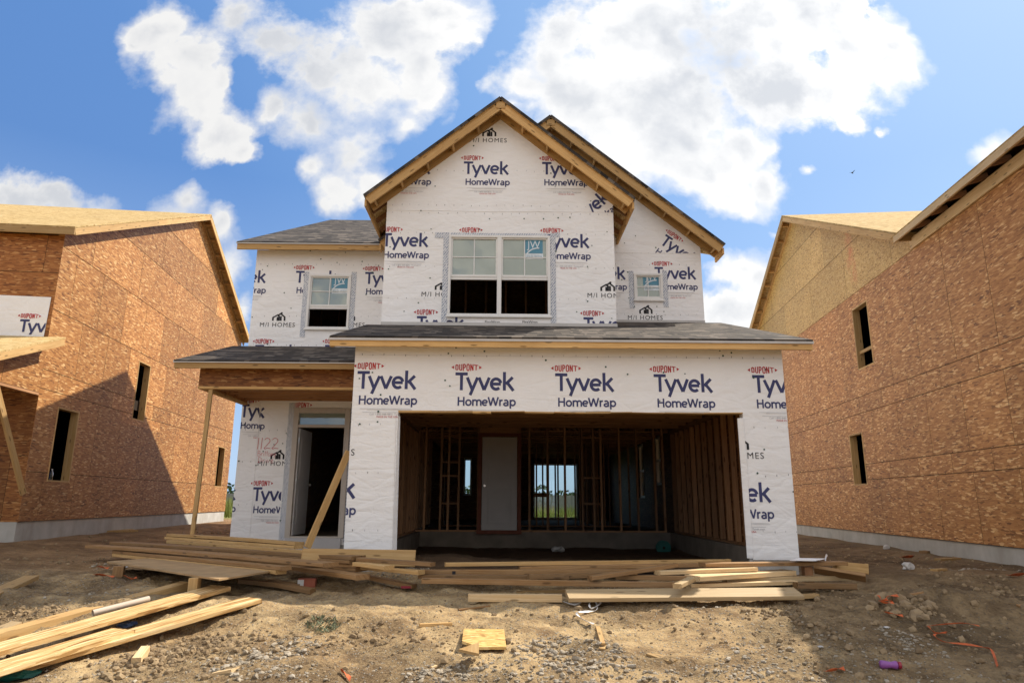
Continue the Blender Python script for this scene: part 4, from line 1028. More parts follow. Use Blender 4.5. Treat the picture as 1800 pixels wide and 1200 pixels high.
front_gable(.95, 9.443, .8147, 12.81, YC, (18.45, 13.0, 13.36), 3.45, 3.471, 3.085, 'steep shingled gable roof behind the front gable')
# ------------------------------------------------------------------ neighbouring houses (local frame: x to the right, y into the depth)
def neighbour(name, loc, az, label, mirror):
    """mirror=+1: its side wall faces +x (the house on the left of the photograph); -1: faces -x"""
    return thing(name, loc, label, 'house', None, RAD(-az))
def lpart(root, mb, name, mats, parent=None, label=None, **k):
    o = mb.build(name, mats, parent or root, None, True, **k)
    if label: o['label'] = label
    return o
def lboard(root, parent, p, q, w, h, up=(0, 0, 1), name='fascia_board', m='pine'):
    mb = MB(); p, q = Vector(p), Vector(q); L = (q - p).length; k = max(1, int(L / 3.6))
    for i in range(k): mb.beam(p.lerp(q, i / k), p.lerp(q, (i + 1) / k) - (q - p).normalized() * (.004 if i < k - 1 else 0), w, h, up)
    return mb.build(name, [M[m]], parent, None, True)
def lroof(root, poly, th=.028, m='osb_deck', udir=(1, 0, 0), label=None):
    P = [Vector(p) for p in poly]; n = (P[1] - P[0]).cross(P[2] - P[0]).normalized()
    if n.z < 0: n = -n
    mb = MB(); mb.slab(P, -n * th, 0, udir=udir, tint=.4); return lpart(root, mb, 'roof', [M[m]], label=label)
def opening(root, X, sgn, y0, y1, z0, z1, bar=None, jamb='pine'):
    """lined rough opening in a side wall"""
    mb = MB(); d = -sgn * .155
    a, b = sorted((X + sgn * .004, X + d))
    mb.box(a, b, y0 - .001, y0 + .04, z0, z1); mb.box(a, b, y1 - .04, y1 + .001, z0, z1); mb.box(a, b, y0 + .0405, y1 - .0405, z0 - .001, z0 + .03); mb.box(a, b, y0 + .0405, y1 - .0405, z1 - .03, z1 + .001)
    if bar: mb.box(X - sgn * .10, X - sgn * .06, y0 + .041, y1 - .041, bar, bar + .07)
    return lpart(root, mb, 'window_opening', [M[jamb]])
def shell(root, sgn, D, width, zf, zp, oh, yr, zr, ye0, ze0, ye1, wallm, gablem, holes, tints=None, rows=(2.4, 3.62, 4.02)):
    """side-gabled block: side wall in the plane x=0 facing sgn*x, front in the plane y=0"""
    N = (-sgn, 0, 0); inn = -sgn
    mb = MB(); wall(mb, (0, 0, 0), (0, 1, 0), N, rect(0, D, zf, zp), holes, .15, (1.22, rows), 0, 1, 2, 3, tints, row0=zf)
    lpart(root, mb, 'side_wall', [wallm, M['dark'], M['gap'], M['pine']], label='bare strand board side wall with narrow window holes')
    sl = (zr - ze0) / (yr - ye0); g0 = zp; top = lambda y: zr - sl * abs(y - yr) - .05
    mb = MB(); yy = lambda z: (z + .05 - zr) / sl
    a = max(0, yr - (zr - .05 - zp) / sl); b = min(D, yr + (zr - .05 - zp) / sl)
    gp = ([(0, zp + .002)] if top(0) > zp + .01 else [(a, zp + .002)]) + ([(D, zp + .002), (D, top(D))] if top(D) > zp + .01 else [(b, zp + .002)]) + [(yr, top(yr))] + ([(0, top(0))] if top(0) > zp + .01 else [])
    wall(mb, (sgn * .004, 0, 0), (0, 1, 0), N, gp, [], .12, (2.44, 1.22), 0, 1, 2, None, None, row0=zp)
    lpart(root, mb, 'gable_wall', [gablem, M['dark'], M['gap']], label='bare strand board gable end')
    mb = MB(); x0, x1 = sorted((0., inn * width)); mb.box(x0 + .02, x1 - .02, .0, D, -1.2, zf - .003)
    lpart(root, mb, 'foundation', [M['concrete']], label='pale concrete foundation')
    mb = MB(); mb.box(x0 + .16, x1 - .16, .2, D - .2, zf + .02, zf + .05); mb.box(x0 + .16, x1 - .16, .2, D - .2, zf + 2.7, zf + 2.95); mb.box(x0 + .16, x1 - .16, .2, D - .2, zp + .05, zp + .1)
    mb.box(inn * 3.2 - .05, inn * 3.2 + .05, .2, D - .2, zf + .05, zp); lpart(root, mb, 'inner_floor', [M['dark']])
    far = MB(); wall(far, (inn * width, 0, 0), (0, 1, 0), (sgn, 0, 0), rect(0, D, zf, zp), [], .15, None, 0, 1); wall(far, (inn * width, 0, 0), (0, 1, 0), (sgn, 0, 0), gp, [], .12, None, 0, 1)
    wall(far, (min(0, inn * width) + .155, D + .002, 0), (1, 0, 0), (0, -1, 0), rect(0, width - .31, zf, zp), [], .15, (2.44, 1.22), 0, 1, 2)
    lpart(root, far, 'rear_wall', [wallm, M['dark'], M['gap']])
    # roof planes, fascias, open rake with lookouts
    e = sgn * oh; w = inn * (width + .3)
    r1 = lroof(root, [(e, ye0, ze0), (w, ye0, ze0), (w, yr, zr), (e, yr, zr)], label='bare board roof deck')
    r2 = lroof(root, [(e, ye1, zr - sl * (ye1 - yr)), (w, ye1, zr - sl * (ye1 - yr)), (w, yr + .002, zr), (e, yr + .002, zr)])
    lboard(root, r1, (e, ye0 + .02, ze0 - .10), (w, ye0 + .02, ze0 - .10), .038, .14)
    for (ya, yb_, rf) in ((ye0, yr, r1), (ye1, yr, r2)):
        za, zb_ = zr - sl * abs(ya - yr), zr; n = Vector((0, -math.copysign(sl, yr - ya), 1)).normalized()
        for X in (e - sgn * .02, sgn * .024): lboard(root, rf, Vector((X, ya, za)) - n * .105, Vector((X, yb_, zb_)) - n * .105, .036, .14, n, 'rake_board', 'pine' if X != sgn * .024 else 'fascia')
        L = abs(yb_ - ya); k = int(L / .61)
        for i in range(1, k + 1):
            q = Vector((0, ya, za)).lerp(Vector((0, yb_, zb_)), i / (k + .5)) - n * .10
            mb = MB(); mb.beam((sgn * .045, q.y, q.z), (e - sgn * .04, q.y, q.z), .04, .10, n); mb.build('lookout', [M['fascia']], rf, None, True)
    return r1, r2
# left neighbour: origin at its front right corner
LH = neighbour('unfinished_wooden_house', (-9.03, 13.26, 0), -5.7, 'bare strand board house with its own porch and a strip of white wrap', 1)
zfL = 1.17
Lp = Vector((-9.03, 13.26, 0)); Ln = Vector((cos(RAD(5.7)), sin(RAD(5.7)), 0)); Ld = Vector((-sin(RAD(5.7)), cos(RAD(5.7)), 0))
def lyy(x, y): q = ray(x, y); return (EYE + q * ((Lp - EYE).dot(Ln) / q.dot(Ln)) - Lp).dot(Ld)
lh_holes = [(lyy(81, 849), lyy(121, 851), 1.93, 3.43), (4.22, 4.98, 3.58, 5.10), (11.55, 12.35, 2.03, 3.46)]
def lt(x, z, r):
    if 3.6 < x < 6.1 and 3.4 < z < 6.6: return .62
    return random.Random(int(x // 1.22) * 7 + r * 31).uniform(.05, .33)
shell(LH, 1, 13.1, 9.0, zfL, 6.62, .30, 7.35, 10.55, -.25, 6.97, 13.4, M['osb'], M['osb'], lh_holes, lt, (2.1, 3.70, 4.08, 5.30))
for h in lh_holes: opening(LH, 0, 1, *h)
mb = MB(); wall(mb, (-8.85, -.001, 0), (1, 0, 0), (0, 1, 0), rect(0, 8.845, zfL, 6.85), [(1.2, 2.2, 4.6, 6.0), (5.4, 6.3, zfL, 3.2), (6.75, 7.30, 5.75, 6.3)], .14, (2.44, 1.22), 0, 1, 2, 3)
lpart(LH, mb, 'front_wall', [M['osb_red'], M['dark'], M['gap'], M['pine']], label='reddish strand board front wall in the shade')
mb = MB(); pw_ = rect(-3.2, -.08, 4.75, 5.52)
mb.face([(-3.2, -.012, 4.70), (-.08, -.012, 4.70), (-.06, -.014, 5.53), (-3.2, -.012, 5.56)], 0)
for x, z in ((-.56, 4.80), (-1.97, 4.80)): stamp(mb, -.016, BRAND, x, z, [pw_])
lpart(LH, mb, 'wrap_sheet', WRAPM, label='strip of white printed house wrap')
# porch of the left neighbour
yp = -2.6; zpr = 4.72; sp = .36; pe = yp - .3
pz_ = lambda y: zpr + sp * y
r = lroof(LH, [(.33, pe, pz_(pe)), (-3.4, pe, pz_(pe)), (-3.4, -.005, zpr), (.33, -.005, zpr)], label='bare board porch roof')
lboard(LH, r, (.31, pe, pz_(pe) - .10), (.31, -.02, zpr - .10), .036, .14, (0, 0, 1), 'rake_board'); lboard(LH, r, (.33, pe + .02, pz_(pe) - .1), (-3.4, pe + .02, pz_(pe) - .1), .038, .14)
mb = MB(); wall(mb, (.0, 0, 0), (0, -1, 0), (-1, 0, 0), [(0.004, 3.60), (2.6, 3.60), (2.6, pz_(-2.6) - .06), (.004, pz_(0) - .06)], [], .10, (2.44, 1.22), 0, 1, 2, row0=3.6)
mb.box(-3.4, -.105, -2.6, -2.5, 3.60, 3.76, 0); lpart(LH, mb, 'porch_beam', [M['osb'], M['dark'], M['gap']])
mb = MB(); mb.box(-3.4, .001, -2.61, -2.49, 3.55, 3.598); mb.box(-.11, .002, -2.488, -.01, 3.55, 3.598); lpart(LH, mb, 'beam_plate', [M['stud']])
mb = MB(); mb.box(-3.4, -.11, -2.48, -.01, 3.68, 3.70); lpart(LH, mb, 'porch_ceiling', [M['osb_red']])
# right neighbour: origin on its side wall; y runs into the depth
A0 = Vector((7.38, 7.2, 0))
RH = neighbour('unfinished_wooden_house', A0, 6.2, 'bare strand board house with a yellow gable end and no porch', -1)
ca, sa = cos(RAD(6.2)), sin(RAD(6.2))
def ry(p): return (p.x - A0.x) * sa + (p.y - A0.y) * ca        # depth along the wall
Rp = Vector((6.61, 0, 0)); Rn = Vector((ca, -sa, 0))
def onR(x, y): q = ray(x, y); return EYE + q * ((Rp - EYE).dot(Rn) / q.dot(Rn))
def ryz(x, y): p = onR(x, y); return ry(p), p.z
dx = (Rp - A0).dot(Rn)
RH.location = A0 + Rn * dx; A0 = RH.location.copy()
w1 = [ryz(1502, 541), ryz(1538, 640)]; w2 = [ryz(1497, 763), ryz(1521, 852)]
rholes = [(ryz(1531, 590)[0], ryz(1502, 590)[0], 4.60, 6.07), (ryz(1521, 810)[0], ryz(1497, 810)[0], 2.0, 3.19)]
vy, vz = ryz(1605, 408); apy, apz = ryz(1392, 378); bky, bkz = ryz(1335, 578)
zfR = .95; zpR = 6.40
sl_r = (apz - vz) / (apy - vy); Dr = apy + (apy - vy) - .35
mats_r = (M['osb'], M['osb_yellow'])
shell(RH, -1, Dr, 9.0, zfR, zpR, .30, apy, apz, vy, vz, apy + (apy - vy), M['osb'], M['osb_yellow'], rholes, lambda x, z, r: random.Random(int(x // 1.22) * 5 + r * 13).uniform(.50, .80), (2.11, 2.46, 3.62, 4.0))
for h, b in zip(rholes, (4.98, None)): opening(RH, 0, -1, *h, bar=b)
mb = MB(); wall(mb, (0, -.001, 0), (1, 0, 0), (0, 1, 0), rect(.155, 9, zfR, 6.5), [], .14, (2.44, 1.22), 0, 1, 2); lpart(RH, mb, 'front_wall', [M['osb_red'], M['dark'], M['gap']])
# its front block: eave along the side wall
ze = vz - .02
r = lroof(RH, [(-.33, -.45, ze), (-.33, vy + .25, ze), (4.2, vy + 4.5 * .7 / sl_r, ze + 4.5 * .7), (4.2, -.45, ze + 4.5 * .7)], udir=(0, 1, 0), label='bare board roof deck over the front part')
lroof(RH, [(9.0, -.45, ze), (9.0, vy + .25, ze), (4.201, vy + 4.5 * .7 / sl_r, ze + 4.5 * .7), (4.201, -.45, ze + 4.5 * .7)], udir=(0, 1, 0))
lboard(RH, r, (-.31, -.44, ze - .088), (-.31, vy + .12, ze - .088), .038, .12, name='fascia_board', m='pine_pale')
lboard(RH, r, (-.026, -.01, zpR + .105), (-.026, vy + .1, zpR + .105), .04, .205, name='frieze_board', m='pine_pale')
y = .3
while y < vy:
    mb = MB(); mb.beam((-.29, y, ze - .09), (.05, y, ze - .0), .038, .10); mb.build('rafter', [M['stud']], r, None, True); y += .61
mb = MB(); mb.slab([(.0, .02, zpR + .0), (8.7, .02, zpR), (4.2, .02, ze + 4.5 * .7 - .06)], (0, .1, 0), 0, udir=(1, 0, 0)); lpart(RH, mb, 'front_gable_wall', [M['osb']])
# ------------------------------------------------------------------ loose lumber
def lumber(P0, P1, w, t_, label, m='pine', side=1, roll=0., bow=0., twist=0., group=None, name='lumber_board', bev=.004, cat='board'):
    """board whose top front edge runs from P0 to P1; w across (away from the eye for side=1), t_ thick"""
    P0, P1 = Vector(P0), Vector(P1); L = (P1 - P0).length; X = (P1 - P0).normalized()
    Y = Vector((0, 0, 1)).cross(X).normalized() * side
    if side < 0: pass
    Zv = X.cross(Y) if side > 0 else Y.cross(X)
    q = RAD(roll); Y, Zv = Y * cos(q) + Zv * sin(q), Zv * cos(q) - Y * sin(q)
    n = max(2, int(L / .35)); tint = random.random(); r1, r2 = random.uniform(0, 50), random.uniform(0, 50); mb = MB()
    def sec(i):
        f = i / n; x = L * f - L / 2; dz = bow * (1 - (2 * f - 1) ** 2); tw = RAD(twist) * (f - .5)
        out = []
        for (y, z) in ((0, 0), (w, 0), (w, -t_), (0, -t_)):
            out.append((x, y * cos(tw) - (z + t_ / 2) * sin(tw), (z + t_ / 2) * cos(tw) + y * sin(tw) - t_ / 2 + dz))
        return out
    S_ = [sec(i) for i in range(n + 1)]; per = (0, w, w + t_, 2 * w + t_, 2 * w + 2 * t_)
    for i in range(n):
        for k in range(4):
            j = (k + 1) % 4; u0, u1 = L * i / n + r1, L * (i + 1) / n + r1
            mb.face([S_[i][k], S_[i + 1][k], S_[i + 1][j], S_[i][j]][::-1], 0, [(u0, r2 + per[k]), (u1, r2 + per[k]), (u1, r2 + per[k + 1]), (u0, r2 + per[k + 1])][::-1], tint)
    for e, rev in ((S_[0], False), (S_[n], True)):
        f = list(e); uv = [(r1, r2), (r1 + .02, r2 + w), (r1 + .03, r2 + w + t_), (r1, r2 + t_)]
        mb.face(f[::-1] if rev else f, 0, uv, tint * .8)
    o = mb.build(name, [M[m]], None, None, True, bevel=bev)
    R = Matrix((X, Y, X.cross(Y))).transposed() if side > 0 else Matrix((X, Y, Zv)).transposed()
    c = (P0 + P1) / 2
    if side > 0: o.matrix_world = Matrix.Translation(c) @ R.to_4x4()
    else:
        for v in o.data.vertices: v.co = R @ v.co
        o.location = c
    return tag(o, label, cat, group)
GL = 'loose boards piled in front of the entry'; GR = 'loose boards lying in front of the garage'; GF = 'boards lying in the left foreground'
def pl(x, y, z): return atZ(x, y, z)
def pg(x, y, h):
    z = .5
    for i in range(14): p = atZ(x, y, z); z = .5 * z + .5 * (gz0(p.x, p.y) + h)
    return atZ(x, y, z)
def down(p, q, dz, s0=0., s1=0., fwd=0.):
    d = (q - p).normalized(); nrm = Vector((-d.y, d.x, 0)).normalized()
    return p + d * s0 - Vector((0, 0, dz)) - nrm * fwd, q + d * s1 - Vector((0, 0, dz)) - nrm * fwd
# pile before the entry
a, b = pl(293, 938, 1.05), pl(519, 953, 1.05)
lumber(a, b, .14, .038, 'topmost short board of the pile before the front door', 'pine', group=GL, bow=.01)
a2, b2 = down(a, b, .042, -.03, .0, .01); lumber(a2, b2, .14, .038, 'second board down, directly under the topmost board of the entry pile', 'pine', group=GL)
k0, k1 = pl(293, 949, .975), pl(532, 968, .975); lumber(k0, k1, .12, .045, 'board with a dark knot at its end near the foot of the leaning brace', 'pine', group=GL, bow=.006)
d0, d1 = pl(193, 952, .945), pl(618, 978, .945); lumber(d0, d1, .24, .038, 'long brown board, upper one of a pair ending short of the garage pier', 'pine_old', group=GL)
e0, e1 = down(d0, d1, .042, .15, -.02, .015); lumber(e0, e1, .24, .038, 'long brown board, lower one of a pair ending short of the garage pier', 'pine_old', group=GL)
e0, e1 = down(d0, d1, .088, 2.6, .07, -.02); lumber(e0, e1, .19, .038, 'board with a dark cut end, third down at the right end of the entry pile', 'pine_old', group=GL)
e0, e1 = down(d0, d1, .130, 2.5, .06, -.02); lumber(e0, e1, .19, .038, 'board with a dark cut end, fourth down at the right end of the entry pile', 'pine_old', group=GL)
f0, f1 = pl(150, 958, .90), pl(568, 990, .90); lumber(f0, f1, .235, .04, 'widest grey-brown board along the front of the entry pile, longest to the left', 'pine_old', group=GL, bow=.012)
u0, u1 = pl(198, 967, .853), pl(494, 996, .853); lumber(u0, u1, .14, .038, 'narrow board just beneath the widest grey-brown board of the entry pile', 'pine_old', group=GL)
u2, u3 = down(u0, u1, .042, .05, -.06, .02); lumber(u2, u3, .14, .04, 'lowest narrow board, lying along the plywood sheet of the entry pile', 'pine', group=GL)
g0, g1 = pl(500, 993, .80), pl(626, 1011, .775); lumber(g0, g1, .19, .05, 'short sloping board above the dark hollow under the entry pile', 'pine_old', group=GL)
h0, h1 = pl(600, 1003, .77), pl(725, 1028, .64); lumber(h0, h1, .14, .04, 'board sloping to the ground with a red painted end', 'pine_old', group=GL)
mb = MB(); q = h1; mb.obox(h1 + Vector((-.13, -.006, -.034)), (.11, -.0, -.0), (0, .004, 0), (0, 0, .026)); o = mb.build('paint_mark', [M['redcap']], None, None, True); o.parent = bpy.data.objects[[x for x in bpy.data.objects.keys() if bpy.data.objects[x].get('label', '').startswith('board sloping to the ground')][0]]
o.matrix_parent_inverse = o.parent.matrix_world.inverted()
s0, s1 = pl(532, 963, 1.02), pl(731, 966, 1.0); lumber(s0, s1, .04, .20, 'wide board standing on edge in front of the left garage pier', 'pine', group=GL, roll=-18)
r0, r1_ = pl(626, 980, .93), pl(757, 989, .90); lumber(r0, r1_, .14, .04, 'grey board reaching furthest right from the entry pile towards the garage', 'pine_old', group=GL)
r2, r3 = pl(620, 988, .885), pl(676, 995, .875); lumber(r2, r3, .14, .04, 'short board end under the board on edge beside the pebbles', 'pine', group=GL)
r4, r5 = pl(618, 993, .84), pl(735, 1003, .82); lumber(r4, r5, .14, .042, 'orange-brown board ending beside the heap of grey pebbles', 'pine', group=GL)
# plywood on blocks
c = [pl(188, 986, .80), pl(385, 1017, .80), pl(480, 1002, .80), pl(268, 980, .80)]
def osheet(name, corners, th, mname, label, cat):
    o0 = sum(corners, Vector()) / len(corners); mb = MB(); mb.slab([p - o0 for p in corners], (0, 0, -th), 0, udir=corners[1] - corners[0])
    o = mb.build(name, [M[mname]], None, None, True, bevel=0); o.location = o0; return tag(o, label, cat)
M['ply'] = simple('weathered_plywood', (.37, .245, .125), .75, .25, 3.5, .2, .1)
osheet('plywood_sheet', c, .019, 'ply', 'weathered plywood sheet laid on posts like a table before the entry', 'plywood sheet')
def block(p, sx_, sy, h, label, m='pine', rz=0., name='support_block', cat='wood block'):
    mb = MB(); mb.box(-sx_ / 2, sx_ / 2, -sy / 2, sy / 2, 0, h); o = mb.build(name, [M[m]], None, None, True, bevel=.006)
    o.location = p; o.rotation_euler = (0, 0, rz); return tag(o, label, cat)
def under(px_, py, top, sx_, sy, label, **k):
    p = pl(px_, py, top); g = gz(p.x, p.y) - .02; block((p.x, p.y + sy / 2, g), sx_, sy, top - .02 - g, label, **k)
under(206, 992, .80, .12, .12, 'squat block under the left corner of the plywood sheet', m='pine_old', rz=.3)
under(340, 1012, .80, .10, .10, 'upright post under the near edge of the plywood sheet', m='pine')
under(560, 1000, .70, .5, .2, 'dark sleeper hidden under the middle of the entry pile', m='dark')
# ground boards near the plywood
p0, p1 = atG(418, 1029), atG(545, 1046); p0.z += .075; p1.z += .06
lumber(p0, p1, .10, .05, 'twisted grey board lying on the dirt before the plywood', 'pine_old', group=GL, bow=.02, twist=12)
p0, p1 = atG(470, 1026), atG(521, 1034); p0.z += .05; p1.z += .05; lumber(p0, p1, .09, .045, 'dark offcut just behind the twisted grey board', 'pine_old', group=GL)
# boards before the garage
lumber(pl(783, 989, .87), pl(1285, 983, .87), .10, .042, 'rearmost long thin board across the garage opening', 'pine', group=GR)
lumber(pl(914, 996, .82), pl(1245, 990, .84), .14, .042, 'board lying second from the garage, with a knot near its left end', 'pine_old', group=GR)
lumber(pl(742, 1002, .80), pl(1120, 1001, .80), .12, .055, 'board with a black stamp near its left end', 'pine_old', group=GR)
mb = MB(); q = pl(798, 1007, .775); mb.box(q.x - .02, q.x + .02, q.y - .02, q.y - .0165, q.z - .02, q.z + .025)
o = mb.build('ink_stamp', [M['black']], None, None, True); o.parent = [x for x in bpy.data.objects if x.get('label') == 'board with a black stamp near its left end'][0]; o.matrix_parent_inverse = o.parent.matrix_world.inverted()
lumber(pl(735, 1010, .765), pl(1000, 1012, .765), .14, .04, 'board half hidden between the stamped board and the long front beam', 'pine_old', group=GR)
lumber(pl(930, 1010, .785), pl(1090, 1006, .79), .09, .05, 'short grey weathered piece among the garage boards', 'pine_old', group=GR)
lumber(pl(1040, 1013, .80), pl(1192, 990, .90), .09, .042, 'stick lying slantwise across the other garage boards', 'pine_old', group=GR)
lumber(pl(741, 1016, .76), pl(1205, 1024, .74), .09, .055, 'long thick beam along the front of the garage boards', 'pine_old', group=GR)
lumber(pl(1082, 1010, .79), pl(1232, 1013, .79), .09, .05, 'short beam with a dark sawn left end in the middle of the pile', 'pine_old', group=GR)
lumber(pl(1230, 1013, .80), pl(1399, 1003, .80), .24, .05, 'wide pale plank at the sunlit right of the garage boards', 'pine_pale', group=GR)
lumber(pl(1160, 1004, .835), pl(1332, 997, .85), .14, .04, 'pale board partly in sun with a slanting cut right end', 'pine_pale', group=GR)
lumber(pl(1240, 990, .895), pl(1490, 987, .895), .18, .04, 'grey plank bridging to the right in front of the right garage pier', 'pine_old', group=GR)
lumber(pl(1277, 1016, .745), pl(1498, 1011, .745), .10, .055, 'beam with rounded left end reaching out to the right', 'pine_pale', group=GR)
lumber(pl(1215, 1026, .715), pl(1402, 1021, .715), .14, .04, 'board just behind the big front plank', 'pine_pale', group=GR)
lumber(pl(1402, 1024, .71), pl(1506, 1026, .69), .10, .06, 'short round-edged beam at the far right on the dirt', 'pine_old', group=GR)
lumber(pg(1000, 1051, .095), pg(1414, 1047, .085), .25, .042, 'big wide pale plank at the very front in full sun', 'pine_pale', group=GR, roll=14)
lumber(pg(1400, 1046, .06), pg(1440, 1044, .06), .10, .04, 'stub poking out from under the right end of the big plank', 'pine', group=GR)
lumber(pg(823, 1044, .09), pg(988, 1045, .09), .09, .075, 'short pale square beam to the left of the big plank', 'pine_pale', group=GR)
lumber(pg(908, 1038, .07), pg(998, 1036, .08), .05, .03, 'thin pinkish strip behind the short square beam', 'pine', group=GR)
p0 = pg(1198, 1034, .19); lumber(p0, p0 + Vector((.24, .34, .035)), .042, .09, 'short cut block lying crosswise on the big front plank', 'pine_pale', group=GR, roll=90)
lumber(pl(1431, 992, .87), pl(1522, 1007, .80), .16, .04, 'tilted board at the right end with a greenish end', 'pine_old', group=GR, roll=-30)
lumber(pl(1470, 986, .89), pl(1526, 991, .84), .05, .12, 'reddish board on edge behind the tilted board', 'pine', group=GR)
under(1421, 993, .86, .10, .10, 'dark post holding up the grey plank by the right pier', m='stud')
under(1150, 1006, .74, .9, .25, 'dark sleeper under the middle of the garage boards', m='dark', cat='wood block')
under(880, 1008, .73, .25, .3, 'dark block under the left part of the garage boards', m='dark', cat='wood block')
# engineered boards in the left foreground
def edge(x0, y0, z0, x1, y1, z1, ext):
    a, b = pg(x0, y0, z0), pg(x1, y1, z1); return a, b + (b - a).normalized() * ext
a, b = edge(405, 1031, .13, 0, 1144, .14, 1.2); lumber(a, b, .30, .04, 'wide strand-lumber plank sticking up furthest right of the leaning trio', 'lsl', 1 if False else -1, group=GF, cat='plank', name='lumber_plank')
a, b = edge(460, 1052, .085, 120, 1150, .07, 1.6); lumber(a, b, .28, .04, 'strand-lumber plank reaching nearest to the middle of the lot', 'lsl', -1, group=GF, cat='plank', name='lumber_plank')
a, b = edge(237, 1107, .125, 0, 1179, .13, .9); lumber(a, b, .28, .04, 'shorter strand-lumber plank resting on top of the nearest plank', 'lsl', -1, group=GF, cat='plank', name='lumber_plank')
a, b = edge(333, 1023, .11, 0, 1113, .10, .8); lumber(a, b, .16, .09, 'thick brown beam lying beyond the white pipe', 'pine', -1, group=GF, cat='beam', name='lumber_beam')
a, b = edge(68, 1011, .10, 0, 1042, .08, .8); lumber(a, b, .16, .05, 'brown board entering from the left edge in the shade', 'pine', -1, group=GF)
a, b = edge(40, 1092, .11, 0, 1108, .09, .5); lumber(a, b, .14, .045, 'short pale board end at the left edge beside the thick brown beam', 'pine_pale', -1, group=GF)
a, b = pg(163, 1077, .13), pg(262, 1052, .12); mb = MB(); d = (b - a).normalized()
mb.tube([a, b], .030, 18, 0, False); mb.tube([b, a], .026, 18, 0, False)
for k in range(18):
    pass
o = mb.build('plastic_pipe', [M['pvc']], None, None, True, smooth=True); tag(o, 'white plastic pipe lying between the brown beam and the wide plank', 'pipe')
# temporary props
pb_ = atY(340, 938, 11.40); pt_ = atY(372, 684, 11.40)
mb = MB(); g = gz(-5.0, 11.4); mb.beam((pb_.x + .01, 11.32, g - .03), (pt_.x, 11.38, 3.40), .066, .04, (0, 1, 0)); tag(mb.build('porch_prop', [M['pine']], None, None, True, bevel=.003), 'single upright stud propping up the left corner of the entry porch beam', 'post')
b0 = pl(540, 962, .98); tp = atX(613, 793, -2.19)
mb = MB(); mb.beam(b0, tp, .042, .09, (0, 0, 1)); tag(mb.build('diagonal_brace', [M['fascia']], None, None, True, bevel=.003), 'stud leaning slantwise across the front door against the garage corner', 'brace')
b1 = atY(-4, 690, 11.7); b2 = atY(41, 868, 12.6)
mb = MB(); mb.beam(b1 + (b1 - b2) * .3, b2, .05, .10, (0, 0, 1)); tag(mb.build('diagonal_brace', [M['pine']], None, None, True, bevel=.003), 'slanting stud leaning down from the porch of the left house', 'brace')
# ------------------------------------------------------------------ small things on the dirt
def chip(px0, py0, px1, py1, w, t_, label, m='pine_pale', name='wood_scrap', lift=.0, roll=0., group='wood offcuts on the dirt'):
    a, b = atG(px0, py0), atG(px1, py1); a.z += t_ + lift; b.z += t_ + lift
    return lumber(a, b, w, t_, label, m, 1, roll, group=group, name=name, cat='offcut', bev=.002)
chip(738, 1102, 795, 1099, .035, .03, 'short squared stick lying left of the strand board scrap', 'pine')
chip(807, 1073, 862, 1064, .03, .015, 'thin lath lying under the short square beam', 'pine_old')
chip(1047, 1103, 1056, 1132, .04, .015, 'thin upright-pointing lath below the white strapping', 'pine')
chip(1063, 1143, 1069, 1132, .05, .015, 'tiny wood chip beside the thin lath', 'pine')
chip(1136, 1152, 1178, 1166, .09, .018, 'flat wedge-cut offcut right of the gravel patch', 'pine')
chip(1598, 1051, 1627, 1068, .04, .02, 'pale lath beside the broken dirt clods', 'pine_old')
chip(1786, 1060, 1800, 1070, .05, .02, 'pale stick at the right edge', 'pine_old')
chip(246, 1172, 262, 1150, .07, .07, 'broken splintered block near the gravel at lower left', 'pine_pale')
chip(372, 1190, 406, 1182, .10, .03, 'wedge of pale wood half sunk in the dirt at the bottom', 'pine_pale')
chip(759, 1175, 770, 1172, .05, .015, 'small square chip at the bottom among stones', 'pine_pale')
chip(1630, 972, 1668, 970, .16, .04, 'brick-sized block lying by the right foundation', 'pine_old')
chip(1655, 985, 1690, 984, .12, .035, 'reddish short board by the right foundation', 'pine')
chip(1448, 1000, 1470, 1001, .06, .02, 'small lath under the tilted board', 'pine_old')
chip(160, 930, 176, 936, .8, .05, 'tan foam board lying by the left foundation', 'pine')
chip(180, 938, 240, 932, .08, .03, 'pale lath lying before the tan foam board', 'pine_old')
chip(1648, 1004, 1665, 1003, .09, .03, 'tiny orange chip on the strip beside the right house', 'pine')
# strand board scrap with a torn corner piece
o_ = [atG(815, 1112), atG(886, 1112), atG(890, 1146), atG(842, 1146), atG(812, 1142)]
zz = max(p.z for p in o_) + .035
for p in o_: p.z = zz - (.03 if p.y < 6.5 else 0)
oo = sum(o_, Vector()) / 5; mb = MB(); mb.slab([p - oo for p in o_], (0, 0, -.022), 0, udir=(1, 0, 0), tint=.9)
o = mb.build('strand_board_scrap', [M['osb_yellow']], None, None, True); o.location = oo; tag(o, 'square scrap of strand board lying on the sunny dirt', 'offcut')
t_ = [pl(806, 1140, zz - .015), pl(842, 1128, zz + .004), pl(842, 1148, zz - .02)]; oo = sum(t_, Vector()) / 3; mb = MB(); mb.slab([p - oo for p in t_], (0, 0, -.02), 0, tint=.2)
o = mb.build('wood_scrap', [M['pine']], None, None, True); o.location = oo; tag(o, 'small triangular offcut on the corner of the strand board scrap', 'offcut')
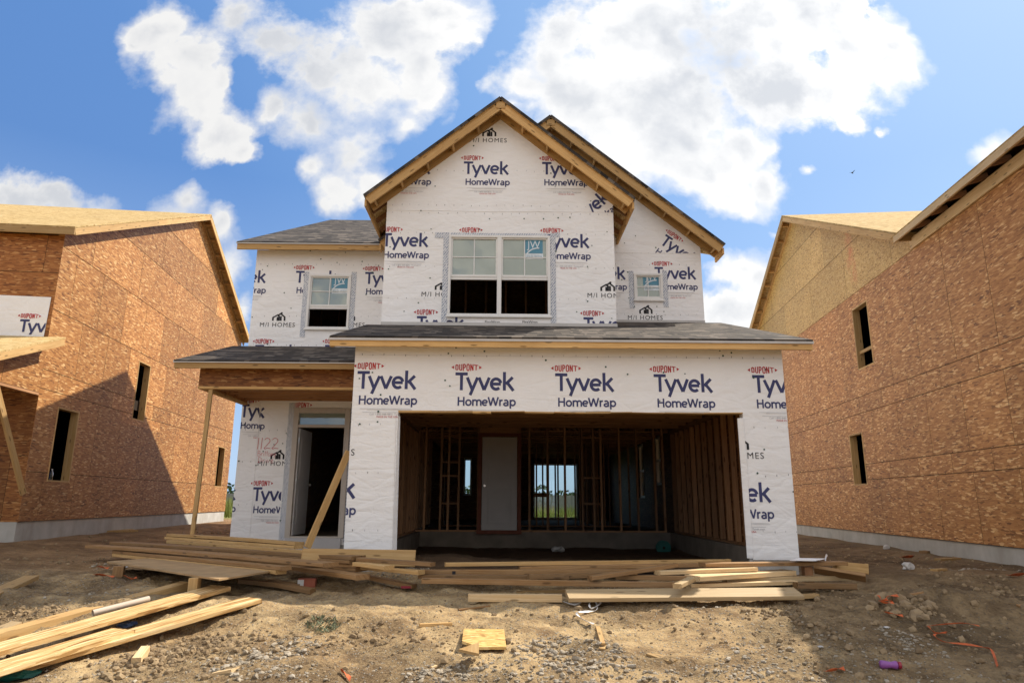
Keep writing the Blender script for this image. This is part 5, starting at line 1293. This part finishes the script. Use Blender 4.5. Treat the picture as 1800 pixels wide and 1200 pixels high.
def ribbon(pts, w, m, label, name='plastic_ribbon', cat='ribbon', lift=.02, group=None, wig=.012):
    P = []
    for (x, y) in pts:
        p = atG(x, y); p.z += lift + random.uniform(0, wig); P.append(p)
    Q = []
    for i in range(len(P) - 1):
        for k in range(4):
            f = k / 4; a = P[max(i - 1, 0)]; b = P[i]; c = P[i + 1]; d = P[min(i + 2, len(P) - 1)]
            Q.append(.5 * ((2 * b) + (c - a) * f + (2 * a - 5 * b + 4 * c - d) * f * f + (3 * b - a - 3 * c + d) * f ** 3))
    Q.append(P[-1]); mb = MB(); pv = None
    for i, p in enumerate(Q):
        d = (Q[min(i + 1, len(Q) - 1)] - Q[max(i - 1, 0)]).normalized(); s_ = d.cross(Vector((0, 0, 1))).normalized(); tw = .9 * sin(i * .55); s_ = s_ * cos(tw) + Vector((0, 0, 1)) * sin(tw)
        e = (p + s_ * w / 2 + Vector((0, 0, .004)), p - s_ * w / 2 + Vector((0, 0, .004)))
        if pv: mb.face([pv[0], e[0], e[1], pv[1]], 0)
        pv = e
    o = mb.build(name, [M[m]], None, None, True, merge=True); md = o.modifiers.new('thickness', 'SOLIDIFY'); md.thickness = .002
    return tag(o, label, cat, group)
ribbon([(975, 1057), (990, 1061), (1010, 1066), (1022, 1061), (1008, 1058), (1030, 1062), (1052, 1058), (1055, 1066), (1040, 1074), (1036, 1066), (1046, 1060), (1049, 1075), (1030, 1079), (1015, 1081), (1014, 1085), (1026, 1094), (1044, 1102)], .02, 'white_plastic', 'tangled white strapping lying before the big front plank', 'plastic_strap', 'strap')
ribbon([(1630, 1105), (1690, 1101), (1722, 1104)], .014, 'orange', 'thin orange ribbon lying flat on the right dirt', group='orange ribbons')
ribbon([(1632, 1105), (1645, 1118), (1665, 1116), (1643, 1120), (1660, 1132), (1700, 1137), (1735, 1142), (1745, 1150), (1754, 1176)], .02, 'orange', 'long orange ribbon trailing to a broad end at lower right', group='orange ribbons')
ribbon([(1545, 1058), (1552, 1066), (1560, 1070), (1548, 1071), (1562, 1072), (1572, 1071), (1558, 1068), (1566, 1060), (1582, 1057)], .03, 'orange', 'bright orange crumpled ribbon among dirt clods', group='orange ribbons', lift=.06)
ribbon([(1556, 1080), (1570, 1085), (1588, 1088)], .03, 'orange', 'faded orange scrap just below the crumpled ribbon', group='orange ribbons')
ribbon([(164, 1014), (185, 1013), (200, 1017)], .03, 'orange', 'orange ribbon on the shaded dirt left of the plywood', group='orange ribbons')
ribbon([(172, 999), (182, 1001), (190, 1002)], .035, 'orange', 'short red-orange scrap by the squat block', group='orange ribbons')
ribbon([(218, 1016), (230, 1020), (240, 1020)], .03, 'orange', 'orange ribbon end in the dark under the plywood', group='orange ribbons')
ribbon([(598, 1184), (604, 1188), (616, 1200)], .04, 'orange', 'orange scrap at the bottom edge among stones', group='orange ribbons')
ribbon([(1450, 1186), (1470, 1181), (1485, 1180)], .035, 'orange', 'dull orange strip at the bottom near the purple bottle', group='orange ribbons')
ribbon([(1583, 981), (1605, 980)], .06, 'orange', 'faint orange strip on the path beside the right house', group='orange ribbons')
ribbon([(1772, 1014), (1800, 1012)], .05, 'orange', 'orange strip at the right edge of the shaded dirt', group='orange ribbons')
ribbon([(1452, 1007), (1453, 998), (1455, 988)], .03, 'white_plastic', 'white strap hanging off the end of the grey plank', 'plastic_strap', 'strap', lift=.12)
def crumple(px_, py, r, m, label, name='crumpled_paper', cat='litter', sq=.6, seed=1, lift=0.):
    bm = bmesh.new(); bmesh.ops.create_icosphere(bm, subdivisions=2, radius=1.); rn = random.Random(seed)
    for v in bm.verts: v.co *= rn.uniform(.6, 1.1); v.co = Vector((v.co.x * r * 1.3, v.co.y * r, v.co.z * r * sq))
    me = bpy.data.meshes.new(name); bm.to_mesh(me); bm.free(); me.materials.append(M[m]); o = bpy.data.objects.new(name, me); COL.objects.link(o)
    p = atG(px_, py); o.location = p + Vector((0, 0, r * sq * .6 + lift)); return tag(o, label, cat)
crumple(980, 969, .12, 'paper', 'crumpled white paper on the garage floor', seed=4)
crumple(1597, 1001, .07, 'paper', 'crumpled grey-white bag on the strip beside the right house', sq=1., seed=5)
crumple(1558, 965, .06, 'paper', 'white scrap by the right foundation', seed=6, sq=1.)
crumple(1558, 1103, .03, 'paper', 'white torn paper bit on the right dirt', seed=7, sq=.4)
crumple(1442, 1138, .025, 'paper', 'small white paper bit at the edge of the shade', seed=8, sq=.5)
crumple(222, 1099, .08, 'blue_plastic', 'blue and white wrapper between the leaning planks', 'wrapper', 'wrapper', .5, 9)
crumple(20, 1192, .16, 'teal', 'teal plastic bag under the nearest plank', 'plastic_bag', 'bag', .4, 10)
crumple(382, 915, .16, 'paper', 'white torn cloth on the dirt left of the entry wall', 'torn_cloth', 'litter', .25, 12)
crumple(215, 998, .06, 'paper', 'pale paper scrap on the shaded dirt by the squat block', seed=13, sq=.4)
# loose white sheet by the right pier
c = [pl(1388, 984, .93), pl(1432, 985, .95), pl(1452, 981, .93), pl(1405, 980, .92)]; oo = sum(c, Vector()) / 4
mb = MB(); mb.slab([p - oo for p in c], (0, 0, -.004), 0); o = mb.build('paper_sheet', [M['wrap']], None, None, True); o.location = oo; tag(o, 'loose white sheet lying on the grey plank by the right pier', 'sheet')
# carton under the entry pile
p = atG(540, 1026); cr = thing('carton', (p.x, p.y, p.z), 'small red and white carton in the hollow under the entry pile', 'carton', rz=.1)
mb = MB(); mb.box(-.10, .10, -.06, .06, -.01, .085); mb.build('box_body', [M['carton']], cr, None, True, bevel=.003)
mb = MB(); mb.box(-.10, -.03, -.0625, -.0602, .005, .075); mb.build('printed_panel', [M['paper']], cr, None, True)
# purple bottle
p = atG(1566, 1176); bo = thing('plastic_bottle', (p.x, p.y, p.z + .035), 'purple plastic bottle with a dark red cap lying on the dirt', 'bottle', rz=RAD(-12))
prof = [(x * .8, r * .85) for x, r in [(-.10, .002), (-.098, .028), (-.085, .037), (-.05, .036), (-.01, .028), (.02, .030), (.045, .038), (.06, .036), (.07, .016)]]
mb = MB(); mb.tube([(x, 0, 0) for x, r in prof], [r for x, r in prof], 16); mb.build('bottle_body', [M['purple']], bo, None, True, smooth=True)
mb = MB(); mb.tube([(x, 0, 0) for x in (.053, .058, .078, .082)], [.015, .027, .027, .006], 16); mb.build('cap', [M['redcap']], bo, None, True, smooth=True)
# hose reel in the garage
p = Vector((3.25, 14.6, 0)); p.z = gz(p.x, p.y); p = Vector((atY(1166, 962, 14.6).x, 14.6, atY(1166, 962, 14.6).z))
re = thing('cable_reel', p, 'round green cable reel standing at the back of the garage', 'reel')
mb = MB(); mb.tube([(0, -.06, 0), (0, -.058, 0), (0, -.04, 0), (0, -.0395, 0)], [.02, .145, .145, .02], 26); mb.tube([(0, .04, 0), (0, .0405, 0), (0, .058, 0), (0, .06, 0)], [.02, .145, .145, .02], 26); mb.build('flange', [M['teal']], re, None, True)
mb = MB(); mb.tube([(0, -.062, 0), (0, .062, 0)], .03, 14); mb.tube([(0, -.039, 0), (0, .039, 0)], .11, 20); mb.build('hub', [M['dark']], re, None, True)
# bottle and bucket on the sill of the left house's window
hl = lh_holes[0]; Rz = Matrix.Rotation(RAD(5.7), 4, 'Z'); base = LH.location + Rz @ Vector((-.08, hl[0] + .30, hl[2] + .03))
for k, (off, lab) in enumerate(((0., 'clear water bottle standing on the window ledge of the left house'),)):
    w_ = thing('water_bottle', base, lab, 'bottle'); mb = MB(); mb.tube([(0, 0, z) for z in (0, .005, .14, .18, .21)], [.02, .033, .033, .016, .013], 14); mb.build('bottle_body', [M['glass_clear']], w_, None, True, smooth=True)
    mb = MB(); mb.tube([(0, 0, .205), (0, 0, .23)], .016, 12); mb.build('cap', [M['paper']], w_, None, True)
base = LH.location + Rz @ Vector((-.30, hl[0] + .20, hl[2] - .75)); w_ = thing('bucket', base, 'dark blue bucket inside the window of the left house', 'bucket')
mb = MB(); mb.tube([(0, 0, z) for z in (0, .01, .98, 1.0)], [.12, .15, .17, .165], 18); mb.build('bucket_body', [M['blue_plastic']], w_, None, True, smooth=True)
# low grey-green weed
p = atG(568, 1096); mb = MB(); rn = random.Random(4)
for i in range(240):
    a = rn.uniform(0, 2 * pi); r = .17 * math.sqrt(rn.random()); b = Vector((p.x + r * cos(a) * 1.0, p.y + r * sin(a) * .75, 0)); b.z = gz(b.x, b.y)
    h = rn.uniform(.015, .05); l = Vector((rn.uniform(-.04, .04), rn.uniform(-.04, .04), h)); s_ = Vector((rn.uniform(-1, 1), rn.uniform(-1, 1), .2)).normalized() * rn.uniform(.004, .010)
    mb.face([b, b + l * .5 + s_, b + l, b + l * .5 - s_], 0)
o = mb.build('weed_plant', [M['weed']], None, None, True); tag(o, 'low grey-green weed growing in the sunny dirt', 'weed')
# small bird high over the right roof
bp = EYE + ray(1498, 304).normalized() * 42
bd = thing('flying_bird', bp, 'tiny dark bird flying high over the right house', 'bird', rz=.6); mb = MB()
mb.tube([(x, 0, 0) for x in (-.13, -.08, 0, .08, .11)], [.004, .018, .03, .022, .003], 8); mb.face([(-.03, 0, .01), (.05, 0, .01), (.01, .17, .10), (-.03, .16, .09)], 0); mb.face([(-.03, 0, .01), (.05, 0, .01), (.01, -.17, .10), (-.03, -.16, .09)], 0)
mb.build('bird_body', [M['black']], bd, None, True)
# ------------------------------------------------------------------ gravel, stones, clods
def rocks(name, regions, matn, label, seed, flat=.62):
    rn = random.Random(seed); proto = []
    for k in range(7):
        bm = bmesh.new(); bmesh.ops.create_icosphere(bm, subdivisions=1, radius=1.); 
        for v in bm.verts: v.co *= rn.uniform(.62, 1.08)
        for ax_ in range(3):
            d = Vector((rn.uniform(-1, 1), rn.uniform(-1, 1), rn.uniform(-1, 1))).normalized()
            for v in bm.verts:
                e = v.co.dot(d) - .62
                if e > 0: v.co -= d * e
        bm.verts.ensure_lookup_table(); bm.faces.ensure_lookup_table()
        proto.append(([v.co.copy() for v in bm.verts], [[v.index for v in f.verts] for f in bm.faces])); bm.free()
    V, Fa, T = [], [], []
    for (cx, cy, rx, ry_, n, s0, s1) in regions:
        for i in range(n):
            a = rn.uniform(0, 2 * pi); r = rn.random() ** .62
            x, y = cx + rx * r * cos(a), cy + ry_ * r * sin(a); s = s0 + (s1 - s0) * rn.random() ** 2.6
            vs, fs = proto[rn.randrange(7)]; R = Matrix.Rotation(rn.uniform(0, 6.3), 3, 'Z') @ Matrix.Rotation(rn.uniform(-.5, .5), 3, 'X')
            sx_, sy = s * rn.uniform(.8, 1.35), s * rn.uniform(.7, 1.1); b = len(V); c = Vector((x, y, gz(x, y) + s * flat * rn.uniform(.0, .45))); ti = rn.random()
            V += [R @ Vector((v.x * sx_, v.y * sy, v.z * s * flat)) + c for v in vs]; Fa += [[b + q for q in f] for f in fs]; T += [ti] * (len(fs) * 3)
    me = bpy.data.meshes.new(name); me.from_pydata(V, [], Fa); me.materials.append(M[matn]); ca = me.attributes.new('tint', 'FLOAT', 'CORNER'); ca.data.foreach_set('value', T)
    o = bpy.data.objects.new(name, me); COL.objects.link(o); return tag(o, label, None, None, 'stuff')
def reg(px_, py, rpx, rpy, n, s0, s1):
    c = atG(px_, py); e = atG(px_ + rpx, py); f = atG(px_, max(py - rpy, 1000)); return (c.x, c.y, abs(e.x - c.x), abs(f.y - c.y), n, s0, s1)
rocks('gravel', [reg(1010, 1160, 105, 42, 520, .010, .036), reg(960, 1140, 40, 25, 80, .01, .03), reg(860, 1180, 120, 25, 160, .008, .028), reg(770, 1180, 60, 22, 120, .01, .036), reg(500, 1140, 60, 18, 170, .01, .035),
                reg(425, 1165, 60, 20, 120, .01, .036), reg(470, 1185, 90, 15, 90, .012, .04), reg(1600, 1130, 45, 22, 150, .008, .026), reg(1560, 1150, 120, 40, 160, .006, .024), reg(1270, 1090, 60, 40, 150, .006, .022),
                reg(1350, 1170, 90, 40, 260, .006, .03), reg(1240, 1190, 160, 20, 160, .008, .03), reg(700, 1001, 70, 10, 260, .008, .026), reg(690, 1012, 40, 8, 130, .008, .026), reg(210, 995, 40, 16, 90, .008, .03), reg(200, 1045, 60, 30, 110, .008, .03),
                reg(1700, 1000, 90, 20, 130, .008, .03), reg(900, 1120, 620, 110, 1500, .003, .013), reg(1500, 1150, 400, 70, 700, .003, .015), reg(640, 1150, 500, 60, 700, .003, .014), reg(1310, 1060, 140, 30, 150, .005, .02), reg(200, 1160, 120, 40, 200, .004, .02), reg(900, 1190, 900, 24, 500, .005, .026)],
      'rock', 'pale limestone gravel strewn over the dirt', 21)
rocks('dirt_clods', [reg(1590, 1075, 55, 25, 70, .015, .09), reg(900, 1130, 900, 70, 260, .012, .05), reg(1420, 1090, 70, 40, 120, .01, .05), reg(480, 1120, 200, 40, 160, .01, .045), reg(1650, 1060, 180, 40, 160, .012, .06), reg(1620, 1062, 30, 15, 26, .02, .09), reg(330, 1150, 110, 34, 300, .01, .045), reg(260, 1165, 60, 25, 160, .01, .045), reg(380, 1120, 60, 22, 80, .01, .04), reg(50, 1075, 70, 20, 160, .008, .04), reg(1740, 1030, 90, 26, 140, .01, .06),
                reg(1350, 1075, 60, 20, 110, .008, .035), reg(720, 1120, 160, 30, 150, .006, .028), reg(700, 1060, 300, 30, 120, .005, .022), reg(1500, 1100, 300, 70, 380, .005, .03), reg(900, 1150, 800, 60, 500, .004, .022), reg(1480, 965, 70, 14, 120, .01, .05), reg(1600, 985, 160, 14, 170, .008, .04),
                reg(330, 935, 90, 14, 140, .01, .05), reg(120, 985, 120, 24, 160, .008, .035), reg(1120, 1075, 130, 26, 160, .005, .022)],
      'clod', 'clods of dry earth', 33, .75)
# ------------------------------------------------------------------ beyond the lot
rn = random.Random(12); mb = MB()
for i in range(9000):
    y = 31 + 26 * rn.random() ** 1.4; x = rn.uniform(-.62 * y, .18 * y); h = rn.uniform(.35, 1.0) * (1.1 if x < -5 else .8); b = Vector((x, y, gz0(x, y))); l = Vector((rn.uniform(-.25, .25), rn.uniform(-.25, .25), h)); s_ = Vector((rn.uniform(-1, 1), rn.uniform(-1, 1), 0)).normalized() * rn.uniform(.015, .04)
    mb.face([b - s_, b + s_, b + l], 0)
tag(mb.build('field_grass', [M['grass']], None, None, True), 'tall yellow-green grass behind the houses', None, None, 'stuff')
mb = MB()
for i in range(3200):
    x = rn.uniform(-75, 45); hh = 4.5 + 2.8 * noise.noise(Vector((x * .12, 3, 0))) + 1.5 * noise.noise(Vector((x * .5, 7, 0))); y = 150 + rn.uniform(-6, 6); z = rn.uniform(0, 1) ** .8 * hh
    c = Vector((x, y, z)); s = rn.uniform(.3, .8); a = Vector((rn.uniform(-1, 1), rn.uniform(-1, 1), rn.uniform(-1, 1))).normalized() * s; b = a.cross(Vector((rn.uniform(-1, 1), rn.uniform(-1, 1), rn.uniform(-1, 1)))).normalized() * s
    mb.face([c - a, c - b * .6, c + a, c + b * .6], 0)
tag(mb.build('far_wood', [M['leaf']], None, None, True), 'dark line of trees far behind the houses', None, None, 'stuff')
mb = MB()
for i in range(40):
    x = -40 + i * 2; mb.box(x, x + 1.96, 60, 60.05, .45, 2.1); mb.box(x - .05, x + .05, 60.051, 60.15, .3, 2.2)
tag(mb.build('board_fence', [M['fence']], None, None, True), 'grey board fence across the field behind the houses', 'fence')
